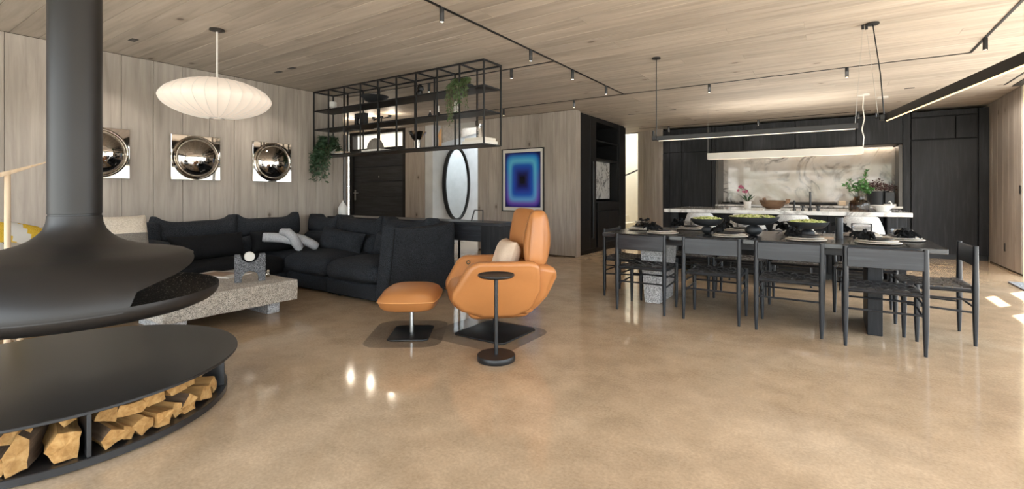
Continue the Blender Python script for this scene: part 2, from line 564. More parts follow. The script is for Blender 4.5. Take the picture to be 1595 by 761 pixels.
    def blob(self, c, h, n=10, rough=0.0, seed=0.0, m=None):
        V = []; F = []
        m = m or n * 2
        for j in range(n + 1):
            th = PI * j / n
            for i in range(m):
                a = 2 * PI * i / m
                p = Vector((math.sin(th) * math.cos(a), math.sin(th) * math.sin(a), math.cos(th)))
                k = 1 + rough * noise.noise(p * 2.2 + Vector((seed, seed * 1.7, 3.1)))
                V.append((c[0] + p.x * h[0] * k, c[1] + p.y * h[1] * k, c[2] + p.z * h[2] * k))
        for j in range(n):
            for i in range(m):
                i2 = (i + 1) % m
                F.append((j * m + i, (j + 1) * m + i, (j + 1) * m + i2, j * m + i2))
        self.add(V, F, True)
        return self
    def leaf(self, p, d, L, w, nrm=None):
        d = Vector(d).normalized(); p = Vector(p)
        s = d.cross(Vector(nrm or (0, 0, 1)))
        if s.length < 1e-3:
            s = Vector((1, 0, 0))
        s = s.normalized() * w / 2
        up = s.cross(d).normalized() * L * 0.08
        V = [p, p + d * L * .5 + s + up, p + d * L, p + d * L * .5 - s + up, p + d * L * .5 - up * .4]
        self.add(V, [(0, 1, 4), (1, 2, 4), (2, 3, 4), (3, 0, 4)])
        return self
    def xf(self, mat, start=0):
        for i in range(start, len(self.v)):
            self.v[i] = tuple(mat @ Vector(self.v[i]))
        return self
    def move(self, x, y, z, start=0):
        return self.xf(Matrix.Translation((x, y, z)), start)
    def mesh(self, name):
        me = bpy.data.meshes.new(name)
        me.from_pydata(self.v, [], self.f)
        me.polygons.foreach_set('use_smooth', self.s)
        me.polygons.foreach_set('material_index', self.mi)
        bm = bmesh.new(); bm.from_mesh(me)
        bmesh.ops.remove_doubles(bm, verts=bm.verts, dist=1e-5)
        bmesh.ops.recalc_face_normals(bm, faces=bm.faces)
        bm.to_mesh(me); bm.free()
        if any(self.s):
            me.set_sharp_from_angle(angle=math.radians(42))
        me.update()
        return me

def meta(o, label=None, cat=None, group=None, kind=None):
    if label: o['label'] = label
    if cat: o['category'] = cat
    if group: o['group'] = group
    if kind: o['kind'] = kind
    return o

def mats(me, mat):
    for m in (mat if isinstance(mat, (list, tuple)) else [mat]):
        me.materials.append(M[m] if isinstance(m, str) else m)

def thing(name, label, cat, loc=(0, 0, 0), rz=0.0, group=None):
    o = bpy.data.objects.new(name, None)
    o.empty_display_size = 0.1
    COL.objects.link(o)
    o.location = loc
    o.rotation_euler = (0, 0, rz)
    return meta(o, label, cat, group)

def part(name, g, mat, parent, world=False, loc=None, label=None, kind=None, bev=None, sub=0, rot=None):
    """one mesh under a thing or part; world=True: geometry is in world axes, parent unrotated"""
    if world:
        p = parent; off = Vector()
        while p is not None:
            off += Vector(p.location); p = p.parent
        g.move(-off.x, -off.y, -off.z)
    me = g if isinstance(g, bpy.types.Mesh) else g.mesh(name)
    if not isinstance(g, bpy.types.Mesh):
        mats(me, mat)
    o = bpy.data.objects.new(name, me)
    COL.objects.link(o)
    o.parent = parent
    if loc: o.location = loc
    if rot: o.rotation_euler = rot
    mods(o, bev, sub)
    return meta(o, label, None, None, kind)

def mods(o, bev=None, sub=0):
    if bev:
        m = o.modifiers.new('bevel', 'BEVEL'); m.width = bev[0]; m.segments = bev[1]; m.limit_method = 'ANGLE'
        for p in o.data.polygons: p.use_smooth = True
    if sub:
        m = o.modifiers.new('sub', 'SUBSURF'); m.levels = sub; m.render_levels = sub

def single(name, g, mat, label, cat, loc=(0, 0, 0), rz=0.0, group=None, world=False, kind=None, bev=None, sub=0, rot=None):
    """a thing that is one mesh"""
    if world:
        g.move(-loc[0], -loc[1], -loc[2])
    me = g if isinstance(g, bpy.types.Mesh) else g.mesh(name)
    if not isinstance(g, bpy.types.Mesh):
        mats(me, mat)
    o = bpy.data.objects.new(name, me)
    COL.objects.link(o)
    o.location = loc
    o.rotation_euler = rot or (0, 0, rz)
    mods(o, bev, sub)
    return meta(o, label, cat, group, kind)

def struct(name, g, mat, parent=None, label=None):
    me = g.mesh(name); mats(me, mat)
    o = bpy.data.objects.new(name, me)
    COL.objects.link(o)
    if parent is None:
        o['kind'] = 'structure'
        if label: o['label'] = label
    else:
        o.parent = parent
    return o

def dup(root, loc, rz=None, label=None, group=None, rot=None):
    r = root.copy(); COL.objects.link(r)
    r.location = loc
    if rz is not None: r.rotation_euler = (0, 0, rz)
    if rot is not None: r.rotation_euler = rot
    if label: r['label'] = label
    if group: r['group'] = group
    for ch in list(root.children):
        c = ch.copy(); COL.objects.link(c); c.parent = r
        for g_ in list(ch.children):
            d = g_.copy(); COL.objects.link(d); d.parent = c
    return r

# ---------------------------------------------------------------- the room
CZ = 2.65
floor = struct('floor', G().box(-11.5, 3.05, -2.7, 14.5, -0.12, 0.0), 'floor', label='polished tan concrete floor')
single('terrace', G().box(-30, 40, -30, 40, -0.3, -0.14), 'terrace', 'pale ground plane added outside the windows to bounce light', 'terrace', kind='structure')  # unseen pale ground, added so daylight bounces into the room

ceiling = struct('ceiling', G().box(-6.6, 3.05, -2.7, 7.94, CZ + 0.010, CZ + 0.3).box(-11.0, -6.6, 4.75, 7.94, CZ + 0.010, CZ + 0.3)
                 .box(-4.75, 3.05, 7.94, 11.8, CZ + 0.010, CZ + 0.3), 'joint', label='ceiling clad in pale oak planks')
PW = 0.20
plank_mesh = {}
def plank(L):
    if L not in plank_mesh:
        me = G().box(-L / 2, L / 2, -PW / 2 + 0.0015, PW / 2 - 0.0015, 0, 0.010, 0.0025).mesh('plank')
        mats(me, 'ceil_wood'); plank_mesh[L] = me
    return plank_mesh[L]
rr = random.Random(5)
y = -0.5
while y < 11.3:
    x0 = -6.6 if y < 4.7 else (-11.0 if y < 7.9 else -4.75)
    x = x0 if y > 2.2 else max(x0, -6.6)
    x -= rr.choice([0, 0.6, 1.2])
    while x < 2.2 if y < 5 else x < 2.9:
        L = rr.choice([2.4, 3.0, 3.6, 4.2])
        a = max(x, x0)
        b = min(x + L, 3.05)
        if b - a > 0.3:
            Lq = round((b - a - 0.003) * 20) / 20
            o = part('plank', plank(Lq), None, ceiling, loc=((a + b) / 2, y + PW / 2, CZ))
        x += L
    y += PW

def boards(wall, axis, fixed, a0, a1, width, z0, z1, face, mat='wall_wood', first=None, th=0.014, name='board'):
    """vertical boards on a wall. axis 'y': wall plane x=fixed, boards run along y; face = +1/-1 outward side"""
    cache = {}
    edges = [a0]
    e = first if first is not None else a0 + width
    while e < a1 - 0.04:
        edges.append(e); e += width
    edges.append(a1)
    for p, q in zip(edges, edges[1:]):
        w = round(q - p, 4)
        if w not in cache:
            g = G()
            d0, d1 = (0, th * face) if face > 0 else (th * face, 0)
            if axis == 'y':
                g.box(d0, d1, -w / 2 + 0.0015, w / 2 - 0.0015, z0 - (z0 + z1) / 2, z1 - (z0 + z1) / 2, 0.003)
            else:
                g.box(-w / 2 + 0.0015, w / 2 - 0.0015, d0, d1, z0 - (z0 + z1) / 2, z1 - (z0 + z1) / 2, 0.003)
            me = g.mesh(name); mats(me, mat); cache[w] = me
        c = (p + q) / 2
        part(name, cache[w], None, wall, loc=(fixed, c, (z0 + z1) / 2) if axis == 'y' else (c, fixed, (z0 + z1) / 2))

single('reflection_hill', G().prism([(9, -0.2), (12.5, 2.2), (16, 3.6), (26, 4.4), (26, -0.2)], -22, 13, 'y').prism([(-24, -0.2), (-24, 4.0), (-17, 3.4), (-13, 1.8), (-10, -0.2)], -26, 8, 'x'), 'hill', 'unseen scrub slope added for mirror reflections', 'hill', kind='structure')  # added out of view so the chrome panels reflect more than bare sky
struct('entry_shade_slab', G().box(-20, -7.49, 7.95, 13.4, 2.95, 3.1).box(-7.49, -4.75, 7.94, 8.7, CZ + 0.02, CZ + 0.3), 'siding', label='unseen slabs added to shade the entry and hall')  # added slabs that keep skylight off the siding and the concrete wall
struct('stair_shade_slab', G().box(-6.4, -2.95, 11.8, 12.75, 4.2, 4.35).box(-6.4, -3.3, 10.8, 11.8, CZ + 0.02, CZ + 0.3), 'cream_plaster', label='unseen slabs added to dim the stairwell')  # added cover that narrows the opening and dims the cream stair wall
# left wall with the mirrors: boards 0.29 wide, ends at y = 4.75
wl = struct('wall_left', G().box(-6.60, -6.384, -2.7, 4.75, 0, CZ), 'joint', label='left wall of pale oak boards')
boards(wl, 'y', -6.384, -0.10, 4.75, 0.293, 0.0, CZ - 0.006, 1, first=0.19)
part('board', G().box(-6.60, -6.372, 4.75, 4.765, 0, CZ - 0.006, 0.003), 'wall_wood', wl, world=True)
part('board', G().box(-6.384, -6.37, -2.7, -0.102, 0, CZ - 0.006, 0.003), 'wall_wood', wl, world=True)

# picture wall at y = 7.74
wp = struct('wall_back', G().box(-6.0, -3.815, 7.754, 7.94, 0, CZ), 'joint', label='back wall of pale oak boards')
boards(wp, 'x', 7.754, -6.0, -3.80, 0.293, 0.02, CZ - 0.006, -1, first=-5.735)
part('board', G().box(-6.014, -6.0, 7.74, 7.94, 0.0, CZ - 0.006, 0.003), 'wall_wood', wp, world=True)
part('board', G().box(-3.815, -3.80, 7.74, 7.94, 0.0, CZ - 0.006, 0.003), 'wall_wood', wp, world=True)

# entry: board panel beside the door, concrete wing wall, hall behind open to a skylight
we = struct('wall_entry', G().box(-8.11, -7.50, 7.754, 7.94, 0, CZ).box(-11.0, -10.42, 7.74, 7.94, 0, CZ), 'joint', label='entry wall of pale oak boards')
boards(we, 'x', 7.754, -8.11, -7.50, 0.30, 0.0, CZ - 0.006, -1)
struct('wall_entry_side', G().box(-11.2, -11.0, 4.4, 7.94, 0, CZ), 'white_matte')
struct('wall_entry_rear', G().box(-11.0, -6.6, 4.55, 4.75, 0, CZ), 'white_matte')
struct('wall_concrete', G().box(-7.49, -7.26, 7.74, 10.6, 0, CZ + 0.3, 0.004), 'concrete', label='pale concrete wing wall behind the mirror')
struct('wall_hall_back', G().box(-7.49, -4.6, 10.6, 10.8, 0, 4.9), 'concrete')  # raised above the ceiling to keep direct sun out of the hall
struct('wall_hall_side', G().box(-4.8, -4.62, 7.94, 10.6, 0, 4.9), 'wall_wood')  # extra height here also blocks the sun
soff = G().prism([(8.01, 2.28), (10.6, 3.0), (10.6, 3.0), (8.01, 3.0)], -7.26, -7.20, 'x')
struct('trim_1', soff, 'ceil_wood', label='sloping oak soffit above the concrete wall')

# kitchen end and the passage to the stair
struct('wall_kitchen', G().box(-3.3, 2.5, 11.81, 12.0, 0, CZ + 0.3), 'joint', label='wall behind the kitchen cabinets')
wr = struct('wall_right', G().box(2.214, 2.55, 9.43, 11.8, 0, CZ), 'cream_plaster', label='short right wall clad in oak boards')
boards(wr, 'y', 2.214, 9.444, 11.08, 0.293, 0.025, CZ - 0.006, -1)
part('skirting', G().box(2.206, 2.214, 9.445, 11.08, 0.0, 0.022), 'joint', wr, world=True)
ws = struct('wall_stair', G().box(-6.2, -3.0, 13.3, 13.5, 0, 4.2).box(-3.1, -2.95, 12.0, 13.3, 0, 4.2).box(-6.4, -6.2, 10.8, 13.5, 0, 4.2), 'cream_plaster', label='cream stairwell wall')
# slightly curved oak wing between passage and kitchen
wc = struct('wall_wing', G().box(-3.36, -3.26, 11.24, 11.8, 0, CZ), 'joint', label='curved oak wing wall beside the kitchen')
pts = [(-4.00, 11.62), (-3.93, 11.47), (-3.76, 11.33), (-3.50, 11.20), (-3.235, 11.10)]
for (ax, ay), (bx, by) in zip(pts, pts[1:]):
    d = Vector((bx - ax, by - ay, 0)); L = d.length; nrm = Vector((-d.y, d.x, 0)).normalized() * 0.02
    g = G()
    V = [(ax, ay, 0), (bx, by, 0), (bx + nrm.x, by + nrm.y, 0), (ax + nrm.x, ay + nrm.y, 0)]
    g.add(V + [(p[0], p[1], CZ - 0.004) for p in V], [(0, 1, 2, 3), (4, 7, 6, 5), (0, 4, 5, 1), (1, 5, 6, 2), (2, 6, 7, 3), (3, 7, 4, 0)])
    part('board', g, 'wall_wood', wc, world=True)
st = thing('staircase', 'cream stair steps glimpsed through the passage', 'stairs', (-5.0, 12.7, 0))
for i in range(7):
    part('step', G().box(-4.3 - 0.27 * (i + 1), -4.3 - 0.27 * i, 12.1, 13.28, 0, 0.17 * (i + 1), 0.006), 'cream_plaster', st, world=True)
single('handrail', G().tube([(-5.9, 12.05, 1.05), (-4.15, 12.05, 1.75)], 0.018), 'metal_black', 'thin black sloping handrail in the bright stair passage', 'handrail', (-5.0, 12.05, 1.4), world=True)

# glazed walls beside and behind the camera
w1 = struct('window_1', G().box(2.86, 2.96, -2.7, 9.98, 2.39, CZ).box(2.86, 2.96, -2.7, 9.98, 1.93, 2.07).box(2.86, 2.96, -2.7, 9.98, 0, 0.06), 'metal_black', label='glazed right side of the room')
for yy in (-2.6, -0.6, 1.4, 3.3, 5.2, 7.0):
    struct('mullion', G().box(2.86, 2.96, yy, yy + 0.07, 0, CZ), 'metal_black', w1)
struct('mullion', G().box(2.86, 2.96, 8.74, 8.99, 0, CZ), 'metal_black', w1)
struct('mullion', G().box(2.86, 2.96, 9.69, 9.98, 0, CZ), 'metal_black', w1)
struct('wall_return', G().box(2.55, 3.05, 9.98, 10.2, 0, CZ), 'cream_plaster')
w2 = struct('window_2', G().box(-6.4, 3.05, -2.72, -2.62, 2.42, CZ).box(-6.4, 3.05, -2.72, -2.62, 0, 0.06).box(-6.4, 3.05, -2.70, -2.64, 1.95, 2.01), 'metal_black', label='glazed wall behind the camera')
for xx in (-6.4, -4.6, -2.7, -0.8, 1.1, 2.95):
    struct('mullion', G().box(xx, xx + 0.08, -2.72, -2.62, 0, CZ), 'metal_black', w2)

# ---------------------------------------------------------------- entry door, side light, transom
d1 = struct('door_1', G().box(-9.98, -8.20, 7.80, 7.86, 0.01, 2.14, 0.004), 'door_oak', label='wide black front door')
for i, z in enumerate((0.01, 0.36, 0.72, 1.08, 1.44, 1.80)):
    part('panel', G().box(-9.975, -8.205, 7.786, 7.80, z, z + 0.345 if i < 5 else 2.135, 0.004), 'door_oak', d1, world=True)
hd = part('handle', G().box(-9.945, -9.90, 7.765, 7.786, 0.98, 1.24, 0.006), 'steel', d1, world=True)
part('lever', G().tube([(-9.92, 7.775, 1.16), (-9.92, 7.73, 1.16), (-9.75, 7.73, 1.16)], 0.011), 'steel', hd, world=True)
part('peephole', G().lathe([(0.0, 0.012), (0.018, 0.010), (0.018, 0.0)], 14).xf(Matrix.Translation((-9.05, 7.786, 1.55)) @ Matrix.Rotation(PI / 2, 4, 'X')), 'steel', d1, world=True)
t2 = struct('trim_2', G().box(-10.10, -9.98, 7.74, 7.90, 0, CZ).box(-8.20, -8.11, 7.74, 7.90, 0, CZ).box(-9.98, -8.20, 7.74, 7.90, 2.14, 2.24).box(-9.98, -8.20, 7.74, 7.90, 2.58, CZ), 'metal_black', label='black door and transom frame')
w3 = struct('window_3', G().box(-9.98, -8.20, 7.82, 7.828, 2.24, 2.58), 'glass', label='transom glass above the front door')
w4 = struct('window_4', G().box(-10.42, -10.10, 7.82, 7.828, 0.02, CZ), 'glass', label='tall side light beside the front door')
part('window_frame', G().box(-10.42, -10.39, 7.78, 7.86, 0, CZ), 'metal_black', w4, world=True)
# neighbour gable seen through the transom
gb = thing('neighbour_house', 'pale clapboard gable seen through the transom window', 'house', (-12.0, 14.0, -0.14))
for i in range(14):
    part('clapboard', G().box(-19.5, -11.0, 13.98 - 0.004 * (i % 2), 14.1, -0.14 + 0.32 * i, 0.17 + 0.32 * i, 0.01), 'siding', gb, world=True)
part('roof', G().prism([(-19.8, 2.6), (-15.0, 5.4), (-10.6, 2.6), (-10.6, 2.8), (-15.0, 5.65), (-19.8, 2.8)], 13.5, 14.3, 'y'), 'white_matte', gb, world=True)
rk = random.Random(3)
for i in range(3):
    g = G().blob((0, 0, 0.16), (0.26 + 0.1 * rk.random(), 0.22, 0.2 + 0.1 * rk.random()), 8, 0.4, i * 3.1)
    single('garden_rock', g, 'concrete', ['left', 'middle', 'right'][i] + ' pale garden rock outside the tall side light', 'rock', (-13.2 + 0.75 * i, 9.3 + 0.3 * i, -0.14), group='rocks outside the entry')

# ---------------------------------------------------------------- pantry cabinet beside the picture wall
pc = thing('pantry_cabinet', 'tall black pantry cabinet with open shelves and marble niche', 'cabinet', (-4.2, 9.1, 0))
part('body', G().box(-4.60, -3.84, 7.95, 8.70, 0.0, CZ - 0.012, 0.004).box(-4.60, -3.84, 8.7, 10.25, 2.6, CZ - 0.012).box(-4.60, -4.45, 8.70, 9.85, 0, 2.60).box(-4.60, -3.84, 9.85, 10.25, 0.0, 2.60, 0.004).box(-4.45, -3.84, 8.70, 9.85, 0.0, 0.98).box(-4.45, -3.84, 8.70, 9.85, 2.55, 2.60), 'pantry', pc, world=True)
part('door', G().box(-3.84, -3.80, 7.955, 8.36, 0.09, 2.60, 0.004), 'pantry', pc, world=True)
d = part('door', G().box(-3.84, -3.80, 8.365, 8.64, 0.09, 2.60, 0.004), 'pantry', pc, world=True)
part('handle', G().tube([(-3.77, 8.44, 0.3), (-3.77, 8.44, 1.75)], 0.02), 'metal_black', d, world=True)
d = part('door', G().box(-3.84, -3.80, 8.72, 9.27, 0.09, 0.80, 0.004), 'pantry', pc, world=True)
d = part('door', G().box(-3.84, -3.80, 9.28, 9.83, 0.09, 0.80, 0.004), 'pantry', pc, world=True)
part('drawer', G().box(-3.84, -3.80, 8.72, 9.83, 0.81, 0.97, 0.004), 'pantry', pc, world=True)
part('door', G().box(-3.84, -3.80, 9.87, 10.24, 0.09, 2.60, 0.004), 'pantry', pc, world=True)
part('shelf', G().box(-4.45, -3.83, 8.70, 9.85, 2.17, 2.20, 0.003), 'pantry', pc, world=True)
part('shelf', G().box(-4.45, -3.83, 8.70, 9.85, 1.80, 1.84, 0.003), 'pantry', pc, world=True)
part('niche_panel', G().box(-4.45, -4.0, 8.82, 9.80, 1.03, 1.80, 0.003), 'niche_marble', pc, world=True, label='white marble niche back with dark veins')
part('plinth', G().box(-4.6, -3.88, 7.95, 10.24, 0.0, 0.09), 'metal_black', pc, world=True)

# ---------------------------------------------------------------- kitchen wall cabinets
KY = 11.10
def doors(root, rects, y=KY, mat='black_wood'):
    for x0, x1, z0, z1 in rects:
        part('door', G().box(x0 + 0.006, x1 - 0.006, y, y + 0.022, z0 + 0.006, z1 - 0.006, 0.003), mat, root, world=True)
c1 = thing('tall_cabinet', 'black oak tall cabinets left of the marble splashback', 'cabinet', (-2.7, 11.4, 0))
part('body', G().box(-3.235, -2.10, KY + 0.07, 11.80, 0.0, CZ - 0.05), 'pantry', c1, world=True)
doors(c1, [(-3.235, -3.075, 0.09, 2.07), (-3.075, -2.803, 0.09, 2.07), (-2.803, -2.17, 0.09, 2.07), (-3.235, -3.075, 2.07, 2.60), (-3.075, -2.803, 2.07, 2.60), (-2.803, -2.17, 2.07, 2.60)])
part('plinth', G().box(-3.23, -2.11, KY + 0.06, KY + 0.08, 0.0, 0.09), 'metal_black', c1, world=True)
part('side_panel', G().box(-2.165, -2.10, KY - 0.01, 11.80, 0.0, 2.60, 0.003), 'black_wood', c1, world=True)

c2 = thing('tall_cabinet', 'black oak tall cabinets right of the marble splashback', 'cabinet', (1.7, 11.4, 0))
part('body', G().box(1.11, 2.21, KY + 0.07, 11.80, 0.0, CZ - 0.05), 'pantry', c2, world=True)
doors(c2, [(1.19, 2.065, 0.09, 2.09), (1.19, 1.785, 2.10, 2.49), (1.785, 2.065, 2.10, 2.49), (2.07, 2.21, 0.09, 2.60), (1.19, 2.065, 2.50, 2.60)])
part('side_panel', G().box(1.08, 1.185, KY - 0.01, 11.80, 0.0, 2.60, 0.003), 'black_wood', c2, world=True)
part('plinth', G().box(1.12, 2.20, KY + 0.06, KY + 0.08, 0.0, 0.09), 'metal_black', c2, world=True)

c3 = thing('wall_cabinet', 'black oak bridge cabinets above the marble splashback', 'cabinet', (-0.5, 11.4, 2.05))
part('body', G().box(-2.10, 1.08, KY + 0.07, 11.80, 2.05, CZ - 0.05), 'pantry', c3, world=True)
doors(c3, [(-2.10, -1.55, 2.05, 2.60), (-1.55, -0.6, 2.05, 2.60), (-0.6, 0.39, 2.05, 2.60), (0.39, 1.08, 2.05, 2.60)])
part('light_strip', G().box(-1.98, 0.99, 11.72, 11.76, 2.035, 2.049), 'led_soft', c3, world=True, label='warm under-cabinet light strip')
part('extractor_grille', G().box(-0.95, 0.05, 11.2, 11.5, 2.03, 2.05), 'metal_black', c3, world=True)
for xx in (-1.4, -0.4, 0.6):
    L = bpy.data.lights.new('under_cabinet_light', 'AREA'); L.energy = 1.2; L.shape = 'RECTANGLE'; L.size = 0.9; L.size_y = 0.12; L.color = (1, 0.86, 0.70)
    lo = bpy.data.objects.new('under_cabinet_light', L); COL.objects.link(lo); lo.parent = c3
    lo.location = (xx - -0.5, 11.70 - 11.4, 2.03 - 2.05)

c4 = thing('base_cabinet', 'black oak base cabinets under the marble splashback', 'cabinet', (-0.5, 11.4, 0))
part('body', G().box(-2.10, 1.08, KY + 0.07, 11.80, 0.09, 0.87), 'pantry', c4, world=True)
doors(c4, [(-2.10 + 0.53 * i, -2.10 + 0.53 * (i + 1), 0.09, 0.87) for i in range(6)])
single('rear_worktop', G().box(-2.098, 1.078, KY - 0.01, 11.72, 0.872, 0.91, 0.003), 'counter', 'white marble worktop along the back wall', 'worktop', (-0.5, 11.4, 0.872), world=True)
single('splashback', G().box(-2.098, 1.078, 11.725, 11.78, 0.912, 2.03, 0.002), 'backsplash', 'veined marble splashback between black cabinets', 'splashback', (-0.5, 11.72, 0.912), world=True)
for xx, lb in ((-2.094, 'left'), (1.02, 'right')):
    single('niche_side', G().box(xx, xx + 0.055, KY + 0.02, 11.72, 0.912, 2.03, 0.002), 'dark_steel', 'brushed dark metal panel on the %s end of the splashback niche' % lb, 'panel', (xx, 11.4, 0.912), world=True)

# things on the rear worktop
single('rolling_bar', G().tube([(-0.72, 11.35, 0.945), (0.10, 11.35, 0.945)], 0.028, 12), 'metal_black', 'long black bar lying on the rear worktop', 'bar', (-0.3, 11.35, 0.912), world=True)
single('cutting_board', G().box(0.12, 0.24, 11.30, 11.40, 0.912, 1.0, 0.01), 'light_wood', 'small pale wooden block at the end of the black bar', 'wooden block', (0.18, 11.35, 0.912), world=True)
for i, (xx, hh) in enumerate(((-1.93, 0.05), (-1.75, 0.035), (-1.58, 0.06))):
    g = G().lathe([(0.0, 0.0), (0.05, 0.0), (0.09, hh), (0.084, hh), (0.045, 0.008), (0, 0.008)], 18)
    single('small_dish', g, 'metal_black', ['leftmost', 'middle', 'rightmost'][i] + ' of three small black dishes on the rear worktop', 'dish', (xx, 11.4, 0.911), group='black dishes on the rear worktop')
tr_ = single('serving_tray', G().box(-2.0, -1.45, 11.18, 11.30, 0.911, 0.935, 0.005), 'stoneware', 'flat dark tray on the left of the rear worktop', 'tray', (-1.7, 11.24, 0.911), world=True)
cn = thing('canister', 'white ceramic canister on the rear worktop beside the vase', 'canister', (0.38, 11.35, 0.911))
part('body', G().lathe([(0, 0), (0.06, 0), (0.064, 0.1), (0.055, 0.12), (0.0, 0.12)], 20), 'white', cn)
part('knob', G().blob((0, 0, 0.135), (0.014, 0.014, 0.014), 6), 'white', cn)

# ---------------------------------------------------------------- kitchen island
isl = thing('kitchen_island', 'black oak kitchen island below the white marble top', 'island', (-0.64, 7.95, 0))
part('body', G().box(-1.80, 0.55, 7.60, 8.62, 0.09, 0.868, 0.003), 'pantry', isl, world=True)
for i in range(4):
    w = 2.35 / 4
    part('panel', G().box(-1.80 + w * i + 0.003, -1.80 + w * (i + 1) - 0.003, 7.58, 7.60, 0.09, 0.86, 0.003), 'black_wood', isl, world=True)
part('plinth', G().box(-1.75, 0.5, 7.66, 8.55, 0, 0.09), 'metal_black', isl, world=True)
part('end_panel', G().box(0.56, 0.66, 7.30, 8.64, 0.0, 0.868, 0.003), 'black_wood', isl, world=True)
part('end_panel', G().box(0.665, 0.755, 7.42, 8.62, 0.0, 0.868, 0.003), 'black_wood', isl, world=True)
part('end_panel', G().box(-2.02, -1.92, 7.40, 8.62, 0.0, 0.868, 0.003), 'black_wood', isl, world=True)
single('island_top', G().box(-2.08, 0.79, 7.20, 8.70, 0.87, 0.92, 0.004), 'counter', 'white marble slab top of the kitchen island', 'worktop', (-0.64, 7.95, 0.87), world=True)

fc = thing('kitchen_faucet', 'tall black tap on the island with side controls', 'faucet', (-0.24, 7.78, 0.9201))
part('spout', G().lathe([(0, 0), (0.026, 0), (0.026, 0.02), (0.013, 0.03), (0.013, 0.255), (0, 0.255)], 14), 'metal_black', fc)
for dx, hh in ((-0.19, 0.13), (-0.09, 0.065), (0.09, 0.065)):
    part('control', G().lathe([(0, 0), (0.022, 0), (0.022, 0.012), (0.012, 0.016), (0.013, hh), (0, hh)], 12).move(dx, 0, 0), 'metal_black', fc)
    if hh < 0.1:
        part('lever', G().tube([(dx - 0.03, 0, hh - 0.01), (dx + 0.03, 0, hh - 0.01)], 0.009, 8), 'metal_black', fc)

wb = thing('wooden_bowl', 'rough carved wooden bowl with a handle on the island', 'bowl', (-0.69, 7.75, 0.9201))
g = G().lathe([(0.0, 0.0), (0.07, 0.0), (0.13, 0.05), (0.165, 0.13), (0.15, 0.13), (0.115, 0.06), (0.05, 0.02), (0, 0.02)], 26)
g.xf(Matrix.Diagonal((1.08, 0.8, 1, 1)))
for i, p in enumerate(g.v):
    k = 1 + 0.08 * noise.noise(Vector(p) * 9); g.v[i] = (p[0] * k, p[1] * k, p[2] * (1 + 0.06 * noise.noise(Vector(p) * 6)))
part('shell', g, 'bowl_wood', wb)
part('handle', G().tube([(0.15, 0, 0.09), (0.2, 0, 0.11), (0.21, 0, 0.13), (0.16, 0, 0.128)], 0.02, 8), 'bowl_wood', wb)
part('ladle_stub', G().tube([(-0.10, 0.02, 0.1), (-0.12, 0.02, 0.165)], 0.022, 8), 'bowl_wood', wb)

orc = thing('orchid_pot', 'pink orchid in a white pot on the island', 'orchid', (-1.06, 8.05, 0.9201))
part('pot', G().lathe([(0, 0), (0.045, 0), (0.055, 0.105), (0.048, 0.105), (0.04, 0.09), (0, 0.09)], 18), 'white', orc)
for i in range(6):
    a = i * 1.05
    g = G()
    for s in range(1):
        g.leaf((0, 0, 0.1), (math.cos(a) * 0.8, math.sin(a) * 0.5, 0.75), 0.15, 0.035)
    part('leaf', g, 'leaf_dark', orc)
for sx in (-0.015, 0.02):
    part('stalk', G().tube([(sx, 0, 0.1), (sx * 1.5, 0, 0.2), (sx - 0.02, 0, 0.28), (sx - 0.1, 0, 0.31)], 0.004, 6), 'stem', orc)
rk = random.Random(9)
for i in range(9):
    g = G()
    c = Vector((-0.13 + 0.016 * i + rk.uniform(-.01, .01), rk.uniform(-.02, .02), 0.29 + 0.05 * math.sin(i * .7) + rk.uniform(-.02, .02)))
    for k in range(5):
        a = k * 2 * PI / 5
        g.leaf(c, (math.cos(a), -0.3, math.sin(a)), 0.024, 0.02, (0, 1, 0))
    part('bloom', g, 'orchid', orc)

vg = thing('glass_vase', 'ribbed smoky glass vase of green branches on the island', 'vase', (0.30, 7.62, 0.9201))
part('body', G().lathe([(0, 0), (0.10, 0), (0.108, 0.02), (0.108, 0.10), (0.09, 0.135), (0.055, 0.15), (0.052, 0.185), (0.058, 0.19), (0.046, 0.188), (0.046, 0.15), (0.085, 0.128), (0.10, 0.1), (0.1, 0.02), (0, 0.012)], 30), 'smoke', vg)
for i in range(16):
    a = 2 * PI * i / 16
    part('rib', G().tube([(0.109 * math.cos(a), 0.109 * math.sin(a), 0.01), (0.110 * math.cos(a), 0.110 * math.sin(a), 0.06), (0.109 * math.cos(a), 0.109 * math.sin(a), 0.105), (0.092 * math.cos(a), 0.092 * math.sin(a), 0.133)], 0.004, 5), 'smoke', vg)
gs = G(); gl = G()
rk = random.Random(21)
for i in range(13):
    a = rk.uniform(0, 2 * PI); sp = rk.uniform(0.06, 0.21); top = rk.uniform(0.26, 0.44) if i else 0.52
    if i == 0: a, sp = 0.3, 0.09
    pts_ = [(0.02 * math.cos(a), 0.02 * math.sin(a), 0.05), (0.3 * sp * math.cos(a), 0.3 * sp * math.sin(a), 0.2), (sp * math.cos(a), sp * math.sin(a), top)]
    gs.tube(pts_, 0.003, 5)
    for k in range(22):
        t = rk.uniform(0.35, 1.0)
        p = Vector(pts_[1]).lerp(Vector(pts_[2]), t)
        gl.leaf(p, (rk.uniform(-1, 1), rk.uniform(-1, 1), rk.uniform(-.3, .9)), rk.uniform(.04, .065), rk.uniform(.022, .032), (rk.uniform(-1, 1), rk.uniform(-1, 1), 1))
part('stems', gs, 'stem', vg)
part('foliage', gl, 'leaf', vg, kind='stuff')

